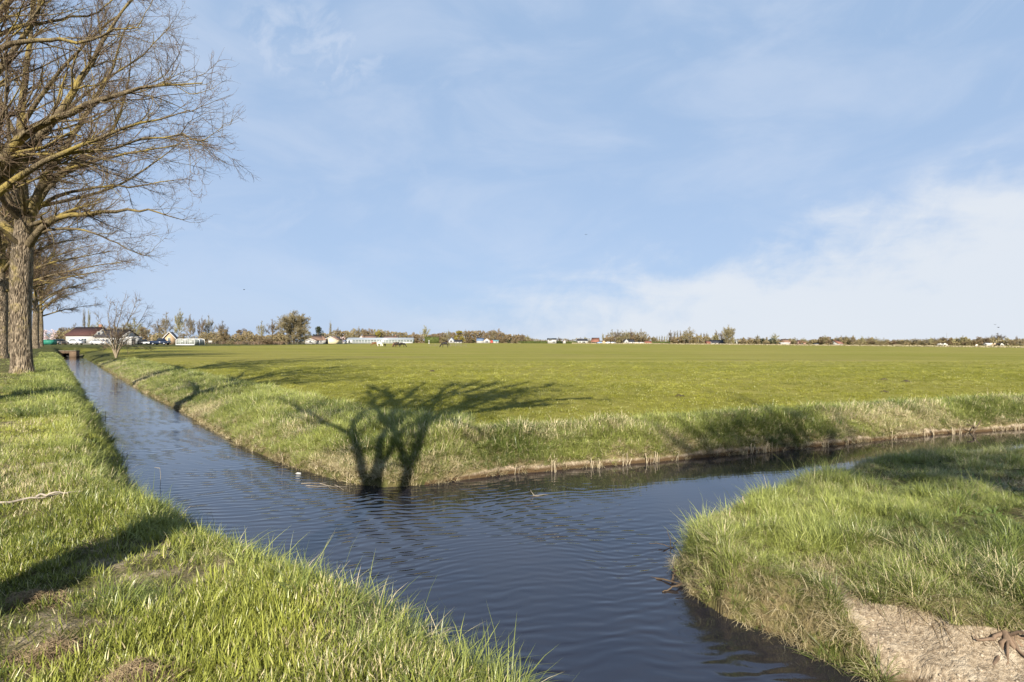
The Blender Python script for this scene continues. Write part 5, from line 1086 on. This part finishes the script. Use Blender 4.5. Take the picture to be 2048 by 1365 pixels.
sticks("broken_reed", "pale broken reed stub upright on the headland's waterside", 1487, 1028, [[(0, 0, 0), (.0, 0, .1), (-.008, 0, .21)]], .011, REED, "reed"); sticks("broken_reed", "pinkish reed stub left of the upright one on the headland", 1461, 1040, [[(0, 0, 0), (.0, 0, .06), (-.01, 0, .14)]], .009, REED, "reed")
sticks("floating_reed", "loose reed stalks floating below the field corner's left bank", 655, 975, [[(-.4, .05, .01), (0, 0, .015), (.35, -.03, .01)], [(-.2, .2, .01), (0, .05, .02), (.1, -.15, .01)], [(.1, .1, .01), (.22, -.06, .02), (.35, -.22, .01)], [(-.55, .22, .01), (-.3, .2, .02), (-.1, .25, .01)]], .005, STICK, "reeds")
sticks("floating_reed", "small reed scrap floating in the right hand ditch", 1080, 992, [[(-.12, 0, .008), (0, 0, .01), (.14, .02, .008)], [(-.1, 0, .008), (-.13, 0, .05), (-.16, 0, .10)]], .005, STICK, "reeds")
sticks("dead_branch", "dark crooked branch leaning out of the right ditch's far bank", 1950, 868, [[(-.25, -.1, -.05), (0, 0, .15), (.25, .1, .36)], [(0, 0, .15), (-.12, 0, .2), (-.2, .02, .27)]], .022, WETSTICK, "branch")
sticks("dark_twigs", "dark drowned twigs at the lip of the left verge", 205, 838, [[(-.3, 0, 0), (0, 0, .06), (.35, 0, .02)], [(-.1, 0, 0), (-.12, 0, .2), (-.16, 0, .3)], [(.1, 0, 0), (.12, 0, .16), (.1, 0, .25)]], .011, WETSTICK, "twigs")
sticks("dark_twigs", "dark floating twig scraps left of the bent reed", 255, 915, [[(-.15, 0, 0), (0, 0, .03), (.2, 0, .01)], [(0, 0, 0), (-.02, 0, .07), (.0, 0, .12)]], .008, WETSTICK, "twigs")
# gnarled root hanging out of the bare bank
p = ray(2010, 1275); mb = MB(); rng = np.random.default_rng(8)
for k, (e1, e2) in enumerate([((-.10, -.10, -.10), (-.22, -.16, -.14)), ((-.05, -.14, -.12), (-.09, -.24, -.24)), ((.06, -.12, -.1), (.12, -.26, -.22)), ((-.12, -.02, -.03), (-.26, -.06, -.02)), ((.12, -.06, .0), (.22, -.18, -.10)), ((0, -.12, -.04), (-.02, -.26, -.17)), ((.03, -.10, .04), (.16, -.16, .05)), ((-.07, -.12, -.05), (-.16, -.22, -.19))]):
    q = resample([(0, 0, 0), e1, e2, np.array(e2) + rng.normal(0, .05, 3)], 9); q[1:] += rng.normal(0, .010, (8, 3)); mb.tube(q, np.linspace(.026 - .002 * k, .005, 9), 7)
o = mb.obj("tree_root", ROOT, None, True); o.location = p; tag(o, "gnarled dark root tangle jutting from the bare sandy bank", "root")
# cut reed stubs along the foot of the field bank
rng = np.random.default_rng(15); pts = np.array([(1106, 943), (1192, 936), (1198, 936), (1243, 930), (1257, 928), (1292, 926), (1305, 925), (1318, 924), (1350, 919), (1485, 909), (1500, 907), (1512, 906), (1530, 905), (1543, 903), (1560, 902), (1650, 893), (1690, 889), (1768, 879), (1788, 878), (1850, 871), (1870, 870), (1905, 868), (1925, 868), (1985, 861), (2005, 860), (2030, 859), (575, 925), (620, 938), (700, 962), (1030, 948)], float)
for k, (x, y) in enumerate(pts):
    p = ray(x, y + 1.5); p[2] = ZW; mb = MB()
    for j in range(rng.integers(2, 6)):
        q = rng.normal(0, .045, 2); hh = rng.uniform(.06, .24); ln = rng.normal(0, .035, 2); mb.tube([(q[0], q[1], -.06), (q[0] + ln[0] * .5, q[1] + ln[1] * .5, hh * .5), (q[0] + ln[0], q[1] + ln[1], hh)], rng.uniform(.004, .010), 6)
    o = mb.obj("reed_stub", REED); o.location = p; tag(o, "pale cut reed stubs standing in the water at the foot of the field bank", "reed stubs", "reed stubs at the foot of the field bank")
# molehills in the field
SOIL = mat("soil_dark", (.075, .052, .036), .95, .4, 20, bump=.8)
for px, py, w_, lab in ((864, 743.5, .3, "dark molehill in the field above the forked tree shadow"), (1357, 792, .22, "dark molehill in the middle of the near field"), (1769, 760, .26, "dark molehill, left of the pair in the right field"), (1812, 764, .26, "flat dark molehill, right of the pair in the right field"), (1768, 784, .18, "small molehill nearest the right bank")):
    p = ray(px, py); v = [(0, 0, w_ * .3)]; rng = np.random.default_rng(int(px))
    for r_ in (.3, .65, 1.0):
        for k in range(14): a = k * .4488; j = rng.uniform(.85, 1.15); v.append((w_ * r_ * j * math.cos(a), w_ * r_ * j * math.sin(a), w_ * .3 * (1 - r_ ** 1.5) * rng.uniform(.8, 1.2) - .01))
    q3 = [(0, 1 + k, 1 + (k + 1) % 14) for k in range(14)]; q4 = [(1 + j * 14 + k, 15 + j * 14 + k, 15 + j * 14 + (k + 1) % 14, 1 + j * 14 + (k + 1) % 14) for j in range(2) for k in range(14)]
    tag(link("molehill", mesh("molehill", v, [np.array(q4), np.array(q3)], SOIL, True), loc=p), lab, "molehill", "molehills in the field")
p = ray(597, 949); o = MB().prism([(-.03, 0), (.06, 0), (.045, .025), (-.02, .035), (-.05, .02)], -.03, .03, 'y').obj("litter_scrap", WHITE); o.location = p; tag(o, "crumpled white scrap of litter at the water's edge of the field corner", "litter")

# clods and pebbles on the slumped bank
rng = np.random.default_rng(44); n = 900; x = rng.uniform(2.7, 4.6, n); y = rng.uniform(3.9, 5.2, n); z, s_, rg, mk = land(x, y); k = (rg == 2) & (mk > .4) & (s_ > .06) & (s_ < .75); x, y, z, s_ = x[k], y[k], z[k], s_[k]; n = len(x)
ico = np.array([(0, 0, 1), (.9, 0, .3), (.28, .86, .3), (-.73, .53, .3), (-.73, -.53, .3), (.28, -.86, .3), (.6, .5, -.5), (-.3, .75, -.5), (-.8, 0, -.5), (-.3, -.75, -.5), (.6, -.5, -.5)])
tri = np.array([(0, 1, 2), (0, 2, 3), (0, 3, 4), (0, 4, 5), (0, 5, 1), (1, 6, 2), (2, 6, 7), (2, 7, 3), (3, 7, 8), (3, 8, 4), (4, 8, 9), (4, 9, 5), (5, 9, 10), (5, 10, 1), (1, 10, 6)])
r = .005 + .016 * rng.uniform(0, 1, n) ** 4; v = (ico[None] * (rng.uniform(.6, 1.3, (n, 11, 1))) * r[:, None, None] * np.array([1, 1, .7])) + np.stack([x, y, z], -1)[:, None]
f = (tri[None] + (np.arange(n) * 11)[:, None, None]).reshape(-1, 3)
tag(link("pebbles", mesh("pebbles", v.reshape(-1, 3), f, mat("pebble", (.42, .35, .26), .9, .6, 25, color2=(.16, .12, .085)))), "small pebbles and clods strewn over the bare sandy bank", "pebbles", kind="stuff")
# fine dead roots hanging over the upper edge of the bare bank
n = 700; x = rng.uniform(2.85, 4.7, n); y = rng.uniform(4.2, 5.4, n); z, s_, rg, mk = land(x, y); k = (rg == 2) & (mk > .35) & (s_ > .52) & (s_ < .82); x, y, z = x[k], y[k], z[k]; n = len(x)
p0 = np.stack([x, y, z + .01], -1); L = rng.uniform(.05, .20, n)[:, None]; d = np.stack([rng.normal(-.15, .3, n), rng.normal(-1, .25, n), rng.normal(-.15, .2, n)], -1); P = [p0]
for j in range(1, 5): q = P[-1] + d * L / 4 + rng.normal(0, .006, (n, 3)); zz_ = land(q[:, 0], q[:, 1])[0]; q[:, 2] = np.maximum(q[:, 2] - .012 * j, zz_ + .004); P.append(q)
v, q = tubes(np.stack(P, 1), np.tile([.0022, .002, .0016, .0012, .0006], (n, 1)), 4)
tag(link("hanging_roots", mesh("hanging_roots", v, q, STRAW)), "fine dead roots and stems trailing down the bare sandy bank", "roots", kind="stuff")
